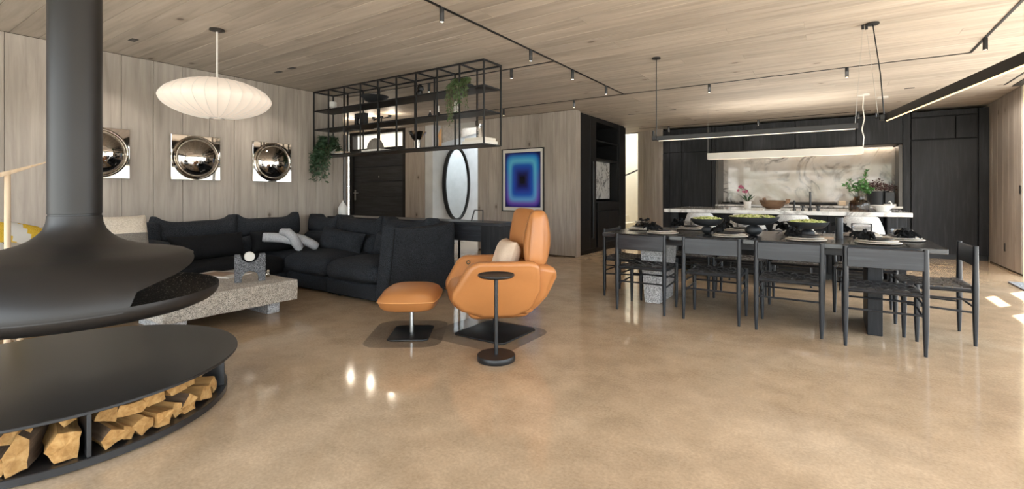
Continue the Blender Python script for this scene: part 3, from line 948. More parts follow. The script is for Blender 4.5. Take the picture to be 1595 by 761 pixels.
dp = thing('dried_plant', 'burgundy dried flowers in a black pot on the rear worktop', 'plant', (0.74, 11.40, 0.911))
part('pot', G().lathe([(0, 0), (0.15, 0), (0.17, 0.02), (0.17, 0.28), (0.155, 0.28), (0.15, 0.25), (0, 0.24)], 22), 'stoneware', dp)
gl = G()
rk = random.Random(31)
for i in range(420):
    a = rk.uniform(0, 2 * PI); r = 0.26 * math.sqrt(rk.random()); z = 0.28 + 0.26 * rk.random() * (1 - r / 0.4)
    gl.leaf((r * math.cos(a), r * math.sin(a), z), (rk.uniform(-1, 1), rk.uniform(-1, 1), rk.uniform(-.2, 1)), 0.045, 0.022, (rk.uniform(-1, 1), rk.uniform(-1, 1), .5))
part('flowers', gl, 'burgundy', dp, kind='stuff')

single('white_bowl', G().lathe([(0, 0), (0.055, 0), (0.06, 0.008), (0.13, 0.075), (0.122, 0.078), (0.055, 0.02), (0, 0.018)], 28), 'white', 'low white ceramic bowl on the island right of the vase', 'bowl', (0.545, 7.72, 0.9201))
fr = thing('photo_frame', 'small black frame on a white base at the right of the rear worktop', 'frame', (0.90, 11.20, 0.911))
part('base', G().box(-0.09, 0.09, -0.05, 0.05, 0, 0.04, 0.004), 'white', fr)
part('frame', G().box(-0.07, 0.07, -0.012, 0.012, 0.04, 0.26, 0.004), 'metal_black', fr)
g_sw = G().blob((0, 0, 0.05), (0.05, 0.03, 0.05), 8).tube([(0.03, 0, 0.07), (0.05, 0, 0.13), (0.02, 0, 0.17), (-0.01, 0, 0.15)], [0.02, 0.014, 0.012, 0.006], 8).xf(Matrix.Diagonal((0.6, 0.6, 0.7, 1)))
single('swan_figure', g_sw, 'white', 'small white bird figure standing before the dried flowers', 'figurine', (0.66, 8.35, 0.9201))
single('marble_trivet', G().box(-0.16, 0.16, -0.1, 0.1, 0, 0.012, 0.003), 'counter', 'thin marble board under the rough wooden bowl', 'board', (-0.62, 7.5, 0.9201))

# ---------------------------------------------------------------- bar stools
def stool():
    t = thing('bar_stool', '', 'bar stool', (0, 0, 0), 0, 'boucle bar stools at the island')
    g = G().rbox((0, 0.02, 0.62), (0.22, 0.2, 0.05), 0.045, 6, (0, 0, 0.01))
    part('seat', g, 'boucle', t)
    # curved back shell, open towards the island (+y)
    g = G(); n = 18; V = []; F = []
    prof = [(0.225, 0.60), (0.245, 0.66), (0.25, 0.76), (0.245, 0.85), (0.235, 0.88), (0.20, 0.88), (0.185, 0.85), (0.185, 0.70), (0.19, 0.60)]
    for i in range(n + 1):
        a = math.radians(205 + 130 * i / n)
        e = abs(i / n - .5) * 2
        drop = 0.16 * max(0, (e - 0.62) / 0.38) ** 1.3
        for r, z in prof:
            zz = z - drop * (z - 0.6) / 0.28 * 1.0
            V.append((r * 1.0 * math.cos(a), r * 0.95 * math.sin(a) + 0.02, zz))
    m = len(prof)
    for i in range(n):
        for j in range(m):
            j2 = (j + 1) % m
            F.append((i * m + j, i * m + j2, (i + 1) * m + j2, (i + 1) * m + j))
    F.append(tuple(range(m))); F.append(tuple(n * m + j for j in reversed(range(m))))
    g.add(V, F, True)
    part('back', g, 'boucle', t)
    part('back_frame', G().tube([(-0.09, -0.235, 0.58), (-0.09, -0.243, 0.80), (0.09, -0.243, 0.80), (0.09, -0.235, 0.58)], 0.011, 8), 'metal_black', t)
    for sx in (-1, 1):
        for sy in (-1, 1):
            part('leg', G().tube([(sx * 0.17, sy * 0.15 + 0.02, 0.57), (sx * 0.2, sy * 0.19 + 0.02, 0.0)], 0.012, 8), 'metal_black', t)
    part('footrest', G().tube([(-0.19, 0.19, 0.2), (0.19, 0.19, 0.2)], 0.01, 8), 'metal_black', t)
    part('footrest', G().tube([(-0.19, -0.15, 0.2), (0.19, -0.15, 0.2)], 0.01, 8), 'metal_black', t)
    return t
s0 = stool()
lab = ['first white boucle bar stool from the left at the island', 'second white boucle bar stool from the left, behind the largest footed bowl', 'third white boucle bar stool from the left at the island', 'rightmost white boucle bar stool at the island']
for i, xx in enumerate((-1.50, -0.92, -0.40, 0.29)):
    if i == 0:
        s0.location = (xx, 7.02, 0); s0['label'] = lab[0]
    else:
        dup(s0, (xx, 7.02, 0), 0, lab[i])

# ---------------------------------------------------------------- dining table
TZ = 0.748
dt = thing('dining_table', 'long black oak dining table on one granite and one black leg', 'table', (-0.62, 5.15, 0))
part('tabletop', G().box(-1.95, 0.70, 4.585, 5.75, TZ - 0.04, TZ, 0.004), 'table_wood', dt, world=True)
part('rail', G().box(-1.75, 0.45, 4.95, 4.98, TZ - 0.13, TZ - 0.04, 0.003).box(-1.75, 0.45, 5.40, 5.43, TZ - 0.13, TZ - 0.04, 0.003), 'black_wood_x', dt, world=True)
part('leg', G().prism([(-1.70, TZ - 0.04), (-1.43, TZ - 0.04), (-1.48, 0), (-1.64, 0)], 4.98, 5.48, 'y'), 'granite_grey', dt, world=True, label='light grey granite leg', bev=(0.006, 2))
part('leg', G().box(0.245, 0.345, 4.84, 5.45, 0, TZ - 0.04, 0.004), 'black_wood', dt, world=True)

# ---------------------------------------------------------------- woven chairs
def turned_leg(x, y, h, top=True):
    r = [0.011, 0.0165, 0.020, 0.0205, 0.018, 0.0165] if top else [0.011, 0.016, 0.0195, 0.0195, 0.018, 0.0175]
    z = [0, 0.14, 0.30, 0.45, 0.62, h] if top else [0, 0.12, 0.25, 0.34, 0.40, h]
    return G().tube([(x, y, q) for q in z], r, 12)
strap_cache = {}
def strap_mesh(kind, i):
    """one leather strap of the seat weave, over and under its neighbours"""
    if (kind, i) in strap_cache:
        return strap_cache[(kind, i)]
    nx, ny, hx, y0, y1 = 8, 7, 0.205, 0.02, 0.40
    w = (2 * hx / nx if kind == 'w' else (y1 - y0) / ny) * 0.45
    V = []; F = []
    n = (ny if kind == 'w' else nx) * 2 + 1
    wrap = [(-0.030, -0.030), (-0.022, -0.004)]
    pts_ = []
    for k in range(n):
        t = k / (n - 1)
        cross = k // 2
        s = ((cross + i) % 2) * 2 - 1
        if kind == 'h': s = -s
        z = 0.447 + (0.008 * s if k % 2 else 0.0)
        pts_.append((t, z))
    if kind == 'w':
        cx = -hx + 2 * hx * (i + 0.5) / nx
        line = [(cx, y0 - 0.018, 0.418), (cx, y0 - 0.019, 0.44)] + [(cx, y0 + (y1 - y0) * t, z - 0.018 * math.sin(PI * t)) for t, z in pts_] + [(cx, y1 + 0.019, 0.44), (cx, y1 + 0.018, 0.418)]
        sd = (w, 0, 0)
    else:
        cy = y0 + (y1 - y0) * (i + 0.5) / ny
        sag = 0.018 * math.sin(PI * (i + .5) / ny)
        line = [(-hx - 0.017, cy, 0.40), (-hx - 0.018, cy, 0.43)] + [(-hx + 2 * hx * t, cy, z - sag * (1 - (2 * t - 1) ** 2 * .4)) for t, z in pts_] + [(hx + 0.018, cy, 0.43), (hx + 0.017, cy, 0.40)]
        sd = (0, w, 0)
    for p in line:
        V += [(p[0] - sd[0], p[1] - sd[1], p[2]), (p[0] + sd[0], p[1] + sd[1], p[2])]
    for k in range(len(line) - 1):
        F.append((2 * k, 2 * k + 1, 2 * k + 3, 2 * k + 2))
    V2 = [(a, b, c - 0.003) for a, b, c in V]
    o = len(V)
    F2 = [tuple(reversed([q + o for q in f])) for f in F]
    side = []
    for k in range(len(line) - 1):
        side += [(2 * k, 2 * k + 2, 2 * k + 2 + o, 2 * k + o), (2 * k + 1, 2 * k + 1 + o, 2 * k + 3 + o, 2 * k + 3)]
    g = G(); g.add(V + V2, F + F2 + side, False)
    me = g.mesh('strap'); mats(me, 'strap')
    strap_cache[(kind, i)] = me
    return me

def make_chair():
    """back at y=0, sitter faces +y"""
    t = thing('dining_chair', '', 'chair', (0, 0, 0), 0, 'woven black dining chairs')
    for sx in (-1, 1):
        part('leg', turned_leg(sx * 0.232, 0.0, 0.752), 'chair_wood', t)
        part('leg', turned_leg(sx * 0.232, 0.42, 0.447, False), 'chair_wood', t)
    part('backrest', G().box(-0.222, 0.222, -0.018, 0.010, 0.600, 0.742, 0.004), 'black_wood_x', t)
    fr_ = part('seat_frame', G().tube([(-0.225, 0.0, 0.425), (0.225, 0.0, 0.425)], 0.014, 8).tube([(-0.225, 0.42, 0.425), (0.225, 0.42, 0.425)], 0.014, 8)
         .tube([(-0.222, 0.0, 0.41), (-0.222, 0.42, 0.41)], 0.014, 8).tube([(0.222, 0.0, 0.41), (0.222, 0.42, 0.41)], 0.014, 8), 'chair_wood', t)
    for i in range(8):
        part('strap', strap_mesh('w', i), None, fr_)
    for i in range(7):
        part('strap', strap_mesh('h', i), None, fr_)
    part('stretcher', G().tube([(-0.23, 0.0, 0.285), (0.23, 0.0, 0.285)], 0.008, 8), 'chair_wood', t)
    part('stretcher', G().tube([(-0.23, 0.42, 0.30), (0.23, 0.42, 0.30)], 0.008, 8), 'chair_wood', t)
    for sx in (-1, 1):
        part('stretcher', G().tube([(sx * 0.23, 0.0, 0.25), (sx * 0.23, 0.42, 0.27)], 0.008, 8), 'chair_wood', t)
        part('stretcher', G().tube([(sx * 0.23, 0.0, 0.345), (sx * 0.23, 0.42, 0.345)], 0.008, 8), 'chair_wood', t)
    return t
ch0 = make_chair()
chairs = [((-1.535, 4.525), 0, 'leftmost woven black chair on the near side of the dining table'),
          ((-0.895, 4.525), 0, 'second woven black chair from the left on the near side of the table'),
          ((-0.294, 4.50), 0, 'third woven black chair from the left on the near side of the table'),
          ((0.322, 4.41), 0, 'nearest woven black chair, rightmost on the near side of the table'),
          ((0.897, 5.16), 0.03 + PI / 2, 'woven black chair pulled out at the right end of the table'),
          ((-2.12, 5.28), -PI / 2, 'woven black chair at the left end of the table by the pantry'),
          ((-1.36, 6.02), PI, 'leftmost woven black chair on the far side of the table'),
          ((-0.84, 6.02), PI, 'second woven black chair from the left on the far side of the table'),
          ((-0.30, 6.02), PI, 'third woven black chair from the left on the far side of the table'),
          ((0.26, 6.00), PI, 'rightmost woven black chair on the far side of the table')]
for i, ((x, y), rz, lb) in enumerate(chairs):
    if i == 0:
        ch0.location = (x, y, 0); ch0['label'] = lb
    else:
        dup(ch0, (x, y, 0), rz, lb)

# ---------------------------------------------------------------- place settings
def napkin_mesh(seed):
    """a soft knot of cloth with pointed tails"""
    g = G()
    rk = random.Random(seed)
    g.blob((0, 0, 0.034), (0.055, 0.046, 0.036), 10, 0.8, seed)
    g.blob((0.035, 0.02, 0.028), (0.035, 0.03, 0.026), 7, 0.8, seed + 2)
    for k in range(6):
        a = k * 1.05 + rk.uniform(-.4, .4)
        L = rk.uniform(0.06, 0.12); lift = rk.choice([0.0, 0.0, 0.02, 0.035]) ; w0 = rk.uniform(0.028, 0.045)
        n = 7; m = 6; V = []; F = []
        for i in range(n + 1):
            t = i / n
            c = Vector((math.cos(a) * (0.015 + L * t), math.sin(a) * (0.015 + L * t), 0.04 + 0.02 * math.sin(t * PI) + lift * t - (0.03 * t if lift < 0.03 else 0)))
            w = w0 * math.sin(PI * (0.18 + 0.80 * t)) + 0.003
            s = Vector((-math.sin(a), math.cos(a), 0)) * w
            for j in range(m + 1):
                q = j / m * 2 - 1
                V.append(c + s * q + Vector((0, 0, 0.012 * math.sin(j * 2.6 + k * 1.7 + 4 * t))))
        for i in range(n):
            for j in range(m):
                F.append((i * (m + 1) + j, i * (m + 1) + j + 1, (i + 1) * (m + 1) + j + 1, (i + 1) * (m + 1) + j))
        V2 = [v - Vector((0, 0, 0.006)) for v in V]
        o = len(V)
        g.add(V + V2, F + [tuple(reversed([q + o for q in f])) for f in F], True)
    for i, p in enumerate(g.v):
        g.v[i] = (p[0] * 0.74, p[1] * 0.74, max(0.003, p[2] * 1.05))
    me = g.mesh('napkin'); mats(me, 'napkin')
    return me
nap = [napkin_mesh(s) for s in (2, 5, 8, 13)]
charger_me = G().lathe([(0, 0.0), (0.10, 0.0), (0.155, 0.010), (0.152, 0.014), (0.10, 0.006), (0, 0.006)], 32).mesh('charger_plate'); mats(charger_me, 'plate_white')
plate_me = G().lathe([(0, 0.0), (0.09, 0.0), (0.135, 0.010), (0.132, 0.014), (0.09, 0.006), (0, 0.006)], 32).mesh('dinner_plate'); mats(plate_me, 'plate_white')
dark_me = G().lathe([(0, 0.0), (0.06, 0.0), (0.105, 0.010), (0.102, 0.014), (0.06, 0.006), (0, 0.006)], 28).mesh('salad_plate'); mats(dark_me, 'stoneware')
bowl_me = G().lathe([(0, 0), (0.04, 0), (0.07, 0.025), (0.08, 0.05), (0.074, 0.05), (0.062, 0.028), (0.035, 0.008), (0, 0.008)], 24)
for i, p in enumerate(bowl_me.v):
    a = math.atan2(p[1], p[0]); k = 1 + 0.03 * math.cos(a * 12); bowl_me.v[i] = (p[0] * k, p[1] * k, p[2])
bowl_me = bowl_me.mesh('glass_bowl'); mats(bowl_me, 'clearbowl')
knife_me = G().box(-0.006, 0.006, -0.10, 0.02, 0.0, 0.003, 0.001).box(-0.009, 0.009, 0.02, 0.11, 0, 0.002, 0.0008).mesh('knife'); mats(knife_me, 'metal_black')
fork_me = G().box(-0.005, 0.005, -0.10, 0.05, 0.0, 0.003, 0.001).box(-0.011, 0.011, 0.05, 0.06, 0, 0.003, 0.001).box(-0.011, -0.007, 0.06, 0.10, 0, 0.003).box(-0.002, 0.002, 0.06, 0.10, 0, 0.003).box(0.007, 0.011, 0.06, 0.10, 0, 0.003).mesh('fork'); mats(fork_me, 'metal_black')
glass_me = G().lathe([(0, 0), (0.03, 0), (0.034, 0.09), (0.032, 0.09), (0.028, 0.006), (0, 0.006)], 20).mesh('tumbler'); mats(glass_me, 'clearbowl')
places = [((-1.40, 4.80), 0, 'leftmost near-side place'), ((-0.78, 4.80), 0, 'second near-side place from the left'),
          ((-0.18, 4.78), 0, 'third near-side place from the left'), ((0.31, 4.80), 0, 'rightmost near-side place'),
          ((0.50, 5.22), PI / 2, 'right end place'), ((-1.74, 5.20), -PI / 2, 'left end place'),
          ((-1.30, 5.53), PI, 'leftmost far-side place'), ((-0.80, 5.53), PI, 'second far-side place from the left'),
          ((-0.26, 5.53), PI, 'third far-side place from the left'), ((0.24, 5.53), PI, 'rightmost far-side place')]
for i, ((x, y), rz, where) in enumerate(places):
    Rz = Matrix.Rotation(rz, 3, 'Z')
    def at(dx, dy):
        q = Rz @ Vector((dx, dy, 0)); return (x + q.x, y + q.y)
    z = TZ + 0.0006
    single('charger_plate', charger_me, None, 'wide cream charger plate at the %s' % where, 'plate', (x, y, z), rz, 'charger plates on the dining table')
    single('dinner_plate', plate_me, None, 'cream dinner plate stacked at the %s' % where, 'plate', (x, y, z + 0.0145), rz, 'dinner plates on the dining table')
    single('salad_plate', dark_me, None, 'small dark plate on top at the %s' % where, 'plate', (x, y, z + 0.029), rz, 'dark plates on the dining table')
    if i >= 4:
        single('glass_bowl', bowl_me, None, 'fluted glass bowl on the plates at the %s' % where, 'bowl', (x, y, z + 0.0435), rz, 'glass bowls on the dining table')
        px, py = at(-0.10 if i < 6 else 0.15, -0.02)
        single('napkin', nap[i % 4], None, 'knotted black napkin at the %s' % where, 'napkin', (px, py, z + 0.028), rz + i, 'black napkins on the dining table')
    else:
        px, py = at(-0.09, -0.03)
        single('napkin', nap[i % 4], None, 'knotted black napkin at the %s' % where, 'napkin', (px, py, z + 0.028), rz + i * 1.3, 'black napkins on the dining table')
    kx, ky = at(0.185, 0)
    single('knife', knife_me, None, 'black table knife at the %s' % where, 'knife', (kx, ky, z), rz, 'black knives on the dining table')
    kx, ky = at(-0.185, 0)
    single('fork', fork_me, None, 'black table fork at the %s' % where, 'fork', (kx, ky, z), rz, 'black forks on the dining table')

# ---------------------------------------------------------------- footed bowls of greens and the black vase
def footed(x, y, R, H, lb, seed, fh):
    t = thing('footed_bowl', lb, 'bowl', (x, y, TZ + 0.0005), 0, 'footed bowls of greens')
    fr_ = R * 0.33
    part('foot', G().lathe([(0, 0)] + [(fr_ * math.cos(a) * 1.05 + 0.0, fh / 2 + (fh / 2 + 0.003) * math.sin(a)) for a in [math.radians(q) for q in (-72, -50, -25, 0, 25, 50, 72)]] + [(0, fh + 0.003)], 26), 'stoneware', t)
    part('dish', G().lathe([(0, fh), (R * 0.42, fh + 0.002), (R * 0.70, fh + (H - fh) * 0.18), (R * 0.88, fh + (H - fh) * 0.48), (R * 0.97, fh + (H - fh) * 0.8), (R, H), (R * 0.97, H), (R * 0.82, fh + (H - fh) * 0.66), (R * 0.5, fh + (H - fh) * 0.4), (0, fh + 0.02)], 36), 'stoneware', t)
    rk = random.Random(seed)
    g = G()
    for i in range(150):
        a = rk.uniform(0, 2 * PI); r = R * 0.88 * math.sqrt(rk.random())
        h = H - 0.014 + 0.022 * (1 - (r / R) ** 2) + rk.uniform(-.003, .006)
        g.blob((r * math.cos(a), r * math.sin(a), h), (rk.uniform(.011, .02), rk.uniform(.01, .018), rk.uniform(.008, .013)), 4, 0.3, i, 6)
    part('greens', g, 'greens', t, kind='stuff', label='chopped pale green vegetables')
footed(-1.03, 5.05, 0.155, 0.150, 'small footed black bowl of greens, left of the three', 1, 0.076)
footed(-0.62, 5.10, 0.222, 0.178, 'largest footed black bowl of greens, middle of the three', 2, 0.098)
footed(-0.18, 5.155, 0.170, 0.142, 'footed black bowl of greens, right of the three', 3, 0.072)
single('cylinder_vase', G().lathe([(0, 0), (0.029, 0), (0.029, 0.185), (0.024, 0.185), (0.024, 0.02), (0, 0.02)], 24), 'stoneware', 'slim black cylinder vase on the dining table beside the rightmost stool', 'vase', (0.06, 5.165, TZ + 0.0005))
single('table_runner', G().box(-0.02 - 0.24, 0.02, 5.02, 5.30, TZ + 0.0002, TZ + 0.0012), 'beige', 'folded cream linen lying beside the black cylinder vase', 'linen', (-0.12, 5.16, TZ), world=True)

# ---------------------------------------------------------------- suspended fireplace
FX, FY = -3.25, 0.80
fp = thing('suspended_fireplace', 'black suspended fireplace with a flared hood and round bowl', 'fireplace', (FX, FY, 0.5))
part('flue', G().lathe([(0.108, 1.046), (0.108, CZ)], 48, (0, 0, -0.5)), 'fire_black', fp)
part('flue_collar', G().lathe([(0.1085, 1.034), (0.105, 1.036), (0.105, 1.044), (0.1085, 1.046)], 48, (0, 0, -0.5)), 'metal_black', fp)
hp = [(0.108, 1.035), (0.112, 1.00), (0.124, 0.965), (0.146, 0.938), (0.175, 0.913), (0.212, 0.893), (0.275, 0.873), (0.353, 0.857), (0.42, 0.847), (0.472, 0.835)]
hq = [(0.51, 0.814), (0.55, 0.785), (0.583, 0.752), (0.608, 0.715), (0.625, 0.680), (0.6325, 0.652), (0.6350, 0.632), (0.6338, 0.614)]
CAMA = math.atan2(-FY, -FX)            # direction from the fireplace towards the room side it faces
N = 128
def edge_z(phi):
    d = abs((math.degrees(phi) - 100 + 180) % 360 - 180)
    if d >= 84: return 0.616
    t = (84 - d) / 84
    return 0.690 + 0.124 * min(1, max(0, (82 - d) / 57)) ** 0.75 if d < 82 else 0.645
def prof_at(z):
    for (r0, z0), (r1, z1) in zip(hq, hq[1:]):
        if z1 <= z <= z0:
            t = (z0 - z) / (z0 - z1); return r0 + (r1 - r0) * t
    return hq[0][0] if z > hq[0][1] else hq[-1][0]
V = []; F = []
rows = len(hp) + 7
for i in range(N):
    phi = 2 * PI * i / N; a = CAMA + phi
    ze = edge_z(phi)
    col = list(hp)
    for k in range(1, 8):
        z = 0.835 + (ze - 0.835) * k / 7
        r = hp[-1][0] + (hq[0][0] - hp[-1][0]) * (0.835 - z) / (0.835 - hq[0][1]) if z > hq[0][1] else prof_at(z)
        col.append((r, z))
    for r, z in col:
        V.append((r * math.cos(a), r * math.sin(a), z - 0.5))
for i in range(N):
    i2 = (i + 1) % N
    for j in range(rows - 1):
        F.append((i * rows + j, i2 * rows + j, i2 * rows + j + 1, i * rows + j + 1))
g = G(); g.add(V, F, True)
hood = part('hood', g, 'fire_black', fp)
sol = hood.modifiers.new('solid', 'SOLIDIFY'); sol.thickness = 0.009; sol.offset = -1
es = hood.modifiers.new('split', 'EDGE_SPLIT'); es.split_angle = math.radians(40)
g = G().lathe([(0.634, 0.640), (0.6345, 0.630), (0.633, 0.612), (0.624, 0.592), (0.604, 0.573), (0.565, 0.556), (0.50, 0.541), (0.40, 0.529), (0.26, 0.520), (0.12, 0.516), (0.0, 0.515)], N, (0, 0, -0.5))
bowl = part('bowl', g, 'fire_black', fp)
g = G().lathe([(0.634, 0.640), (0.624, 0.639), (0.612, 0.620), (0.57, 0.598), (0.46, 0.576), (0.2, 0.566), (0.0, 0.566)], 96, (0, 0, -0.5))
part('hearth', g, 'fire_inside', bowl, label='soot black hearth with pale ash')
g = G().box(-0.02, 0.02, -0.34, -0.30, 0.06, 0.32, 0.004).box(-0.02, 0.02, 0.30, 0.34, 0.06, 0.32, 0.004).box(-0.012, 0.012, -0.32, 0.32, 0.11, 0.135, 0.003)
part('fire_grate', g.xf(Matrix.Rotation(CAMA + 1.2, 4, 'Z')), 'metal_black', fp)
part('baffle', G().lathe([(0.30, 0.56), (0.30, 0.80)], 40, (0, 0, -0.5), CAMA + math.radians(150), CAMA + math.radians(330)), 'metal_black', fp)

# round log bench below
BX, BY, BR = -3.32, 0.765, 0.79
lb_ = thing('log_bench', 'round black steel hearth bench with open log storage below', 'bench', (BX, BY, 0))
part('top_plate', G().lathe([(0, 0.255), (BR - 0.003, 0.255), (BR, 0.252), (BR, 0.243), (BR - 0.003, 0.240), (0, 0.240)], 128), 'bench_black', lb_)
part('bottom_plate', G().lathe([(0, 0.040), (0.735, 0.040), (0.738, 0.037), (0.738, 0.008), (0.733, 0.005), (0, 0.005)], 128), 'bench_black', lb_)
for i in range(6):
    a = math.radians(-6.4 + (64 * i if i < 5 else 308))
    part('divider', G().box(0.12, 0.728, -0.008, 0.008, 0.040, 0.240, 0.002).xf(Matrix.Rotation(a, 4, 'Z')), 'bench_black', lb_)
part('core', G().lathe([(0.12, 0.04), (0.12, 0.24)], 24), 'bench_black', lb_)

# ---------------------------------------------------------------- split logs, one object each
def log_mesh(seed, L, w, h, bark):
    rk = random.Random(seed)
    g = G(); n = rk.choice([4, 5, 5])
    base = []
    for k in range(n):
        a = 2 * PI * k / n + rk.uniform(-.3, .3) + 0.5
        base.append((math.cos(a) * w / 2 * rk.uniform(.85, 1.1), math.sin(a) * h / 2 * rk.uniform(.85, 1.1)))
    m = 8; V = []; F = []
    dense = []
    for k in range(n):
        a, b = base[k], base[(k + 1) % n]
        for q in range(4):
            t = q / 4; dense.append((a[0] + (b[0] - a[0]) * t, a[1] + (b[1] - a[1]) * t))
    D = len(dense)
    for i in range(m + 1):
        x = -L / 2 + L * i / m
        for k, (a, b) in enumerate(dense):
            nn = noise.noise(Vector((x * 9, a * 24 + seed * 3.3, b * 24)))
            s = 1 + 0.14 * nn
            V.append((x + (0.02 * noise.noise(Vector((a * 20, b * 20, seed))) if i in (0, m) else 0), a * s, b * s))
    for i in range(m):
        for k in range(D):
            k2 = (k + 1) % D
            F.append((i * D + k, (i + 1) * D + k, (i + 1) * D + k2, i * D + k2))
    o = g.add(V, F, False)
    bside = rk.randrange(n)
    for fi in range(len(g.f)):
        k = fi % D
        g.mi[fi] = 1 if (k // 4 == bside or (bark and k // 4 != (bside + 2) % n)) else 0
    c0 = len(g.v); g.v.append((-L / 2 - .004, 0, 0)); c1 = len(g.v); g.v.append((L / 2 + .004, 0, 0))
    for k in range(D):
        k2 = (k + 1) % D
        g.f.append((c0, k, k2)); g.s.append(False); g.mi.append(0)
        g.f.append((c1, m * D + k2, m * D + k)); g.s.append(False); g.mi.append(0)
    zmin = min(p[2] for p in g.v)
    g.move(0, 0, -zmin)
    me = g.mesh('firewood_log'); mats(me, ['log_split', 'log_bark'])
    return me, max(p[2] for p in g.v)
where_log = []
def log(ang, rad, L, w, h, seed, label, bark=False, level=0.0, twist=0.0, tilt=0.0, roll=0.0):
    me, hh = log_mesh(seed, L, w * 1.13, h * 1.13, bark)
    level *= 1.1
    a = math.radians(ang)
    rc = rad - L / 2
    o = single('firewood_log', me, None, label, 'log', (BX + rc * math.cos(a), BY + rc * math.sin(a), 0.0405 + level), 0, 'split logs under the hearth bench', rot=(math.radians(roll), math.radians(tilt), a + math.radians(twist)))
    return o
log(-31, 0.70, 0.36, 0.11, 0.08, 3, 'dark weathered log at the left edge of the bench', True, 0, 8)
log(-29, 0.67, 0.36, 0.10, 0.08, 4, 'grey log lying over the leftmost logs', True, 0.085, 14)
log(-22.5, 0.71, 0.38, 0.085, 0.15, 6, 'large grey split log standing high at the left', True, 0, -4)
log(-12.8, 0.70, 0.36, 0.125, 0.115, 7, 'wide pale split log left of the bench upright', False, 0, 2)
log(-12.6, 0.66, 0.36, 0.06, 0.06, 9, 'small log on the wide pale log left of the upright', True, 0.118, 4)
log(-0.8, 0.71, 0.34, 0.085, 0.08, 12, 'lowest yellow log just right of the bench upright', False, 0, 4)
log(-1.2, 0.67, 0.34, 0.085, 0.10, 14, 'pale split log on top, just right of the upright', False, 0.083, 3)
log(5.0, 0.70, 0.34, 0.05, 0.07, 15, 'small yellow log squeezed in the lower row', False, 0, 2)
log(10.2, 0.70, 0.34, 0.085, 0.075, 17, 'yellow split log in the lower row under a wide log', False, 0, 0)
log(7.6, 0.66, 0.34, 0.13, 0.085, 18, 'wide yellow log lying across the top row', False, 0.078, 2)
log(17.5, 0.71, 0.36, 0.09, 0.085, 21, 'pointed log with a white cut face in the middle', False, 0, -2)
log(16.8, 0.66, 0.34, 0.11, 0.10, 23, 'broad yellow log over the pointed log', False, 0.086, -2)
log(25.2, 0.69, 0.34, 0.04, 0.07, 25, 'narrow yellow log beside the pointed log', False, 0, -3)
log(31, 0.70, 0.34, 0.085, 0.09, 24, 'squarish log with dark cracks on its end', True, 0, -6)
log(27.5, 0.66, 0.34, 0.10, 0.085, 26, 'yellow log resting on the cracked squarish log', False, 0.093, -4)
log(42, 0.70, 0.36, 0.10, 0.09, 28, 'long tan log in the lower row at the right', False, 0, -8)
log(37, 0.66, 0.36, 0.12, 0.095, 30, 'tan streaked log on top at the right', False, 0.093, -10)
log(49, 0.66, 0.34, 0.10, 0.08, 33, 'reddish log high up by the right divider', False, 0.093, -14)
log(51, 0.70, 0.34, 0.08, 0.085, 34, 'yellow log in the lower row by the right divider', False, 0, -8)
log(66, 0.70, 0.34, 0.09, 0.15, 36, 'pale log behind the right divider', False, 0, -4)

# ---------------------------------------------------------------- coffee table and things on it
ct = thing('coffee_table', 'low rough granite coffee table on slab feet', 'coffee table', (-4.8, 2.1, 0))
g = G()
def slab(x0, x1, y0, y1, z0, z1, n=14, amp=0.006, seed=0.0):
    gg = G()
    gg.rbox(((x0 + x1) / 2, (y0 + y1) / 2, (z0 + z1) / 2), ((x1 - x0) / 2, (y1 - y0) / 2, (z1 - z0) / 2), 0.008, n)
    for i, p in enumerate(gg.v):
        q = Vector(p); nn = noise.noise_vector(q * 7 + Vector((seed, 0, 0)))
        top = p[2] > z1 - 0.01
        gg.v[i] = (p[0] + nn.x * amp, p[1] + nn.y * amp, p[2] + (0 if top else nn.z * amp))
    gg.s = [False] * len(gg.s)
    return gg
part('slab', slab(-5.36, -4.24, 1.55, 2.66, 0.140, 0.33, 18), 'granite', ct, world=True)
part('foot', slab(-5.1, -4.44, 2.48, 2.60, 0.0, 0.145, 6), 'granite_grey', ct, world=True)
part('foot', slab(-5.1, -4.44, 1.68, 1.80, 0.0, 0.145, 6), 'granite_grey', ct, world=True)

sc = thing('stone_sculpture', 'grey basalt arch sculpture holding a pale disc on the coffee table', 'sculpture', (-4.50, 2.345, 0.3305), math.radians(68))
def arc(cx, cz, r, a0, a1, n):
    return [(cx + r * math.cos(math.radians(a0 + (a1 - a0) * i / n)), cz + r * math.sin(math.radians(a0 + (a1 - a0) * i / n))) for i in range(n + 1)]
poly = [(-0.125, 0), (-0.068, 0)] + arc(0, 0.035, 0.068, 180, 0, 10) + [(0.068, 0), (0.125, 0), (0.125, 0.255), (0.085, 0.255)] + [(x, z) for x, z in arc(0, 0.255, 0.078, 0, -180, 10)][0:] + [(-0.085, 0.255), (-0.125, 0.255)]
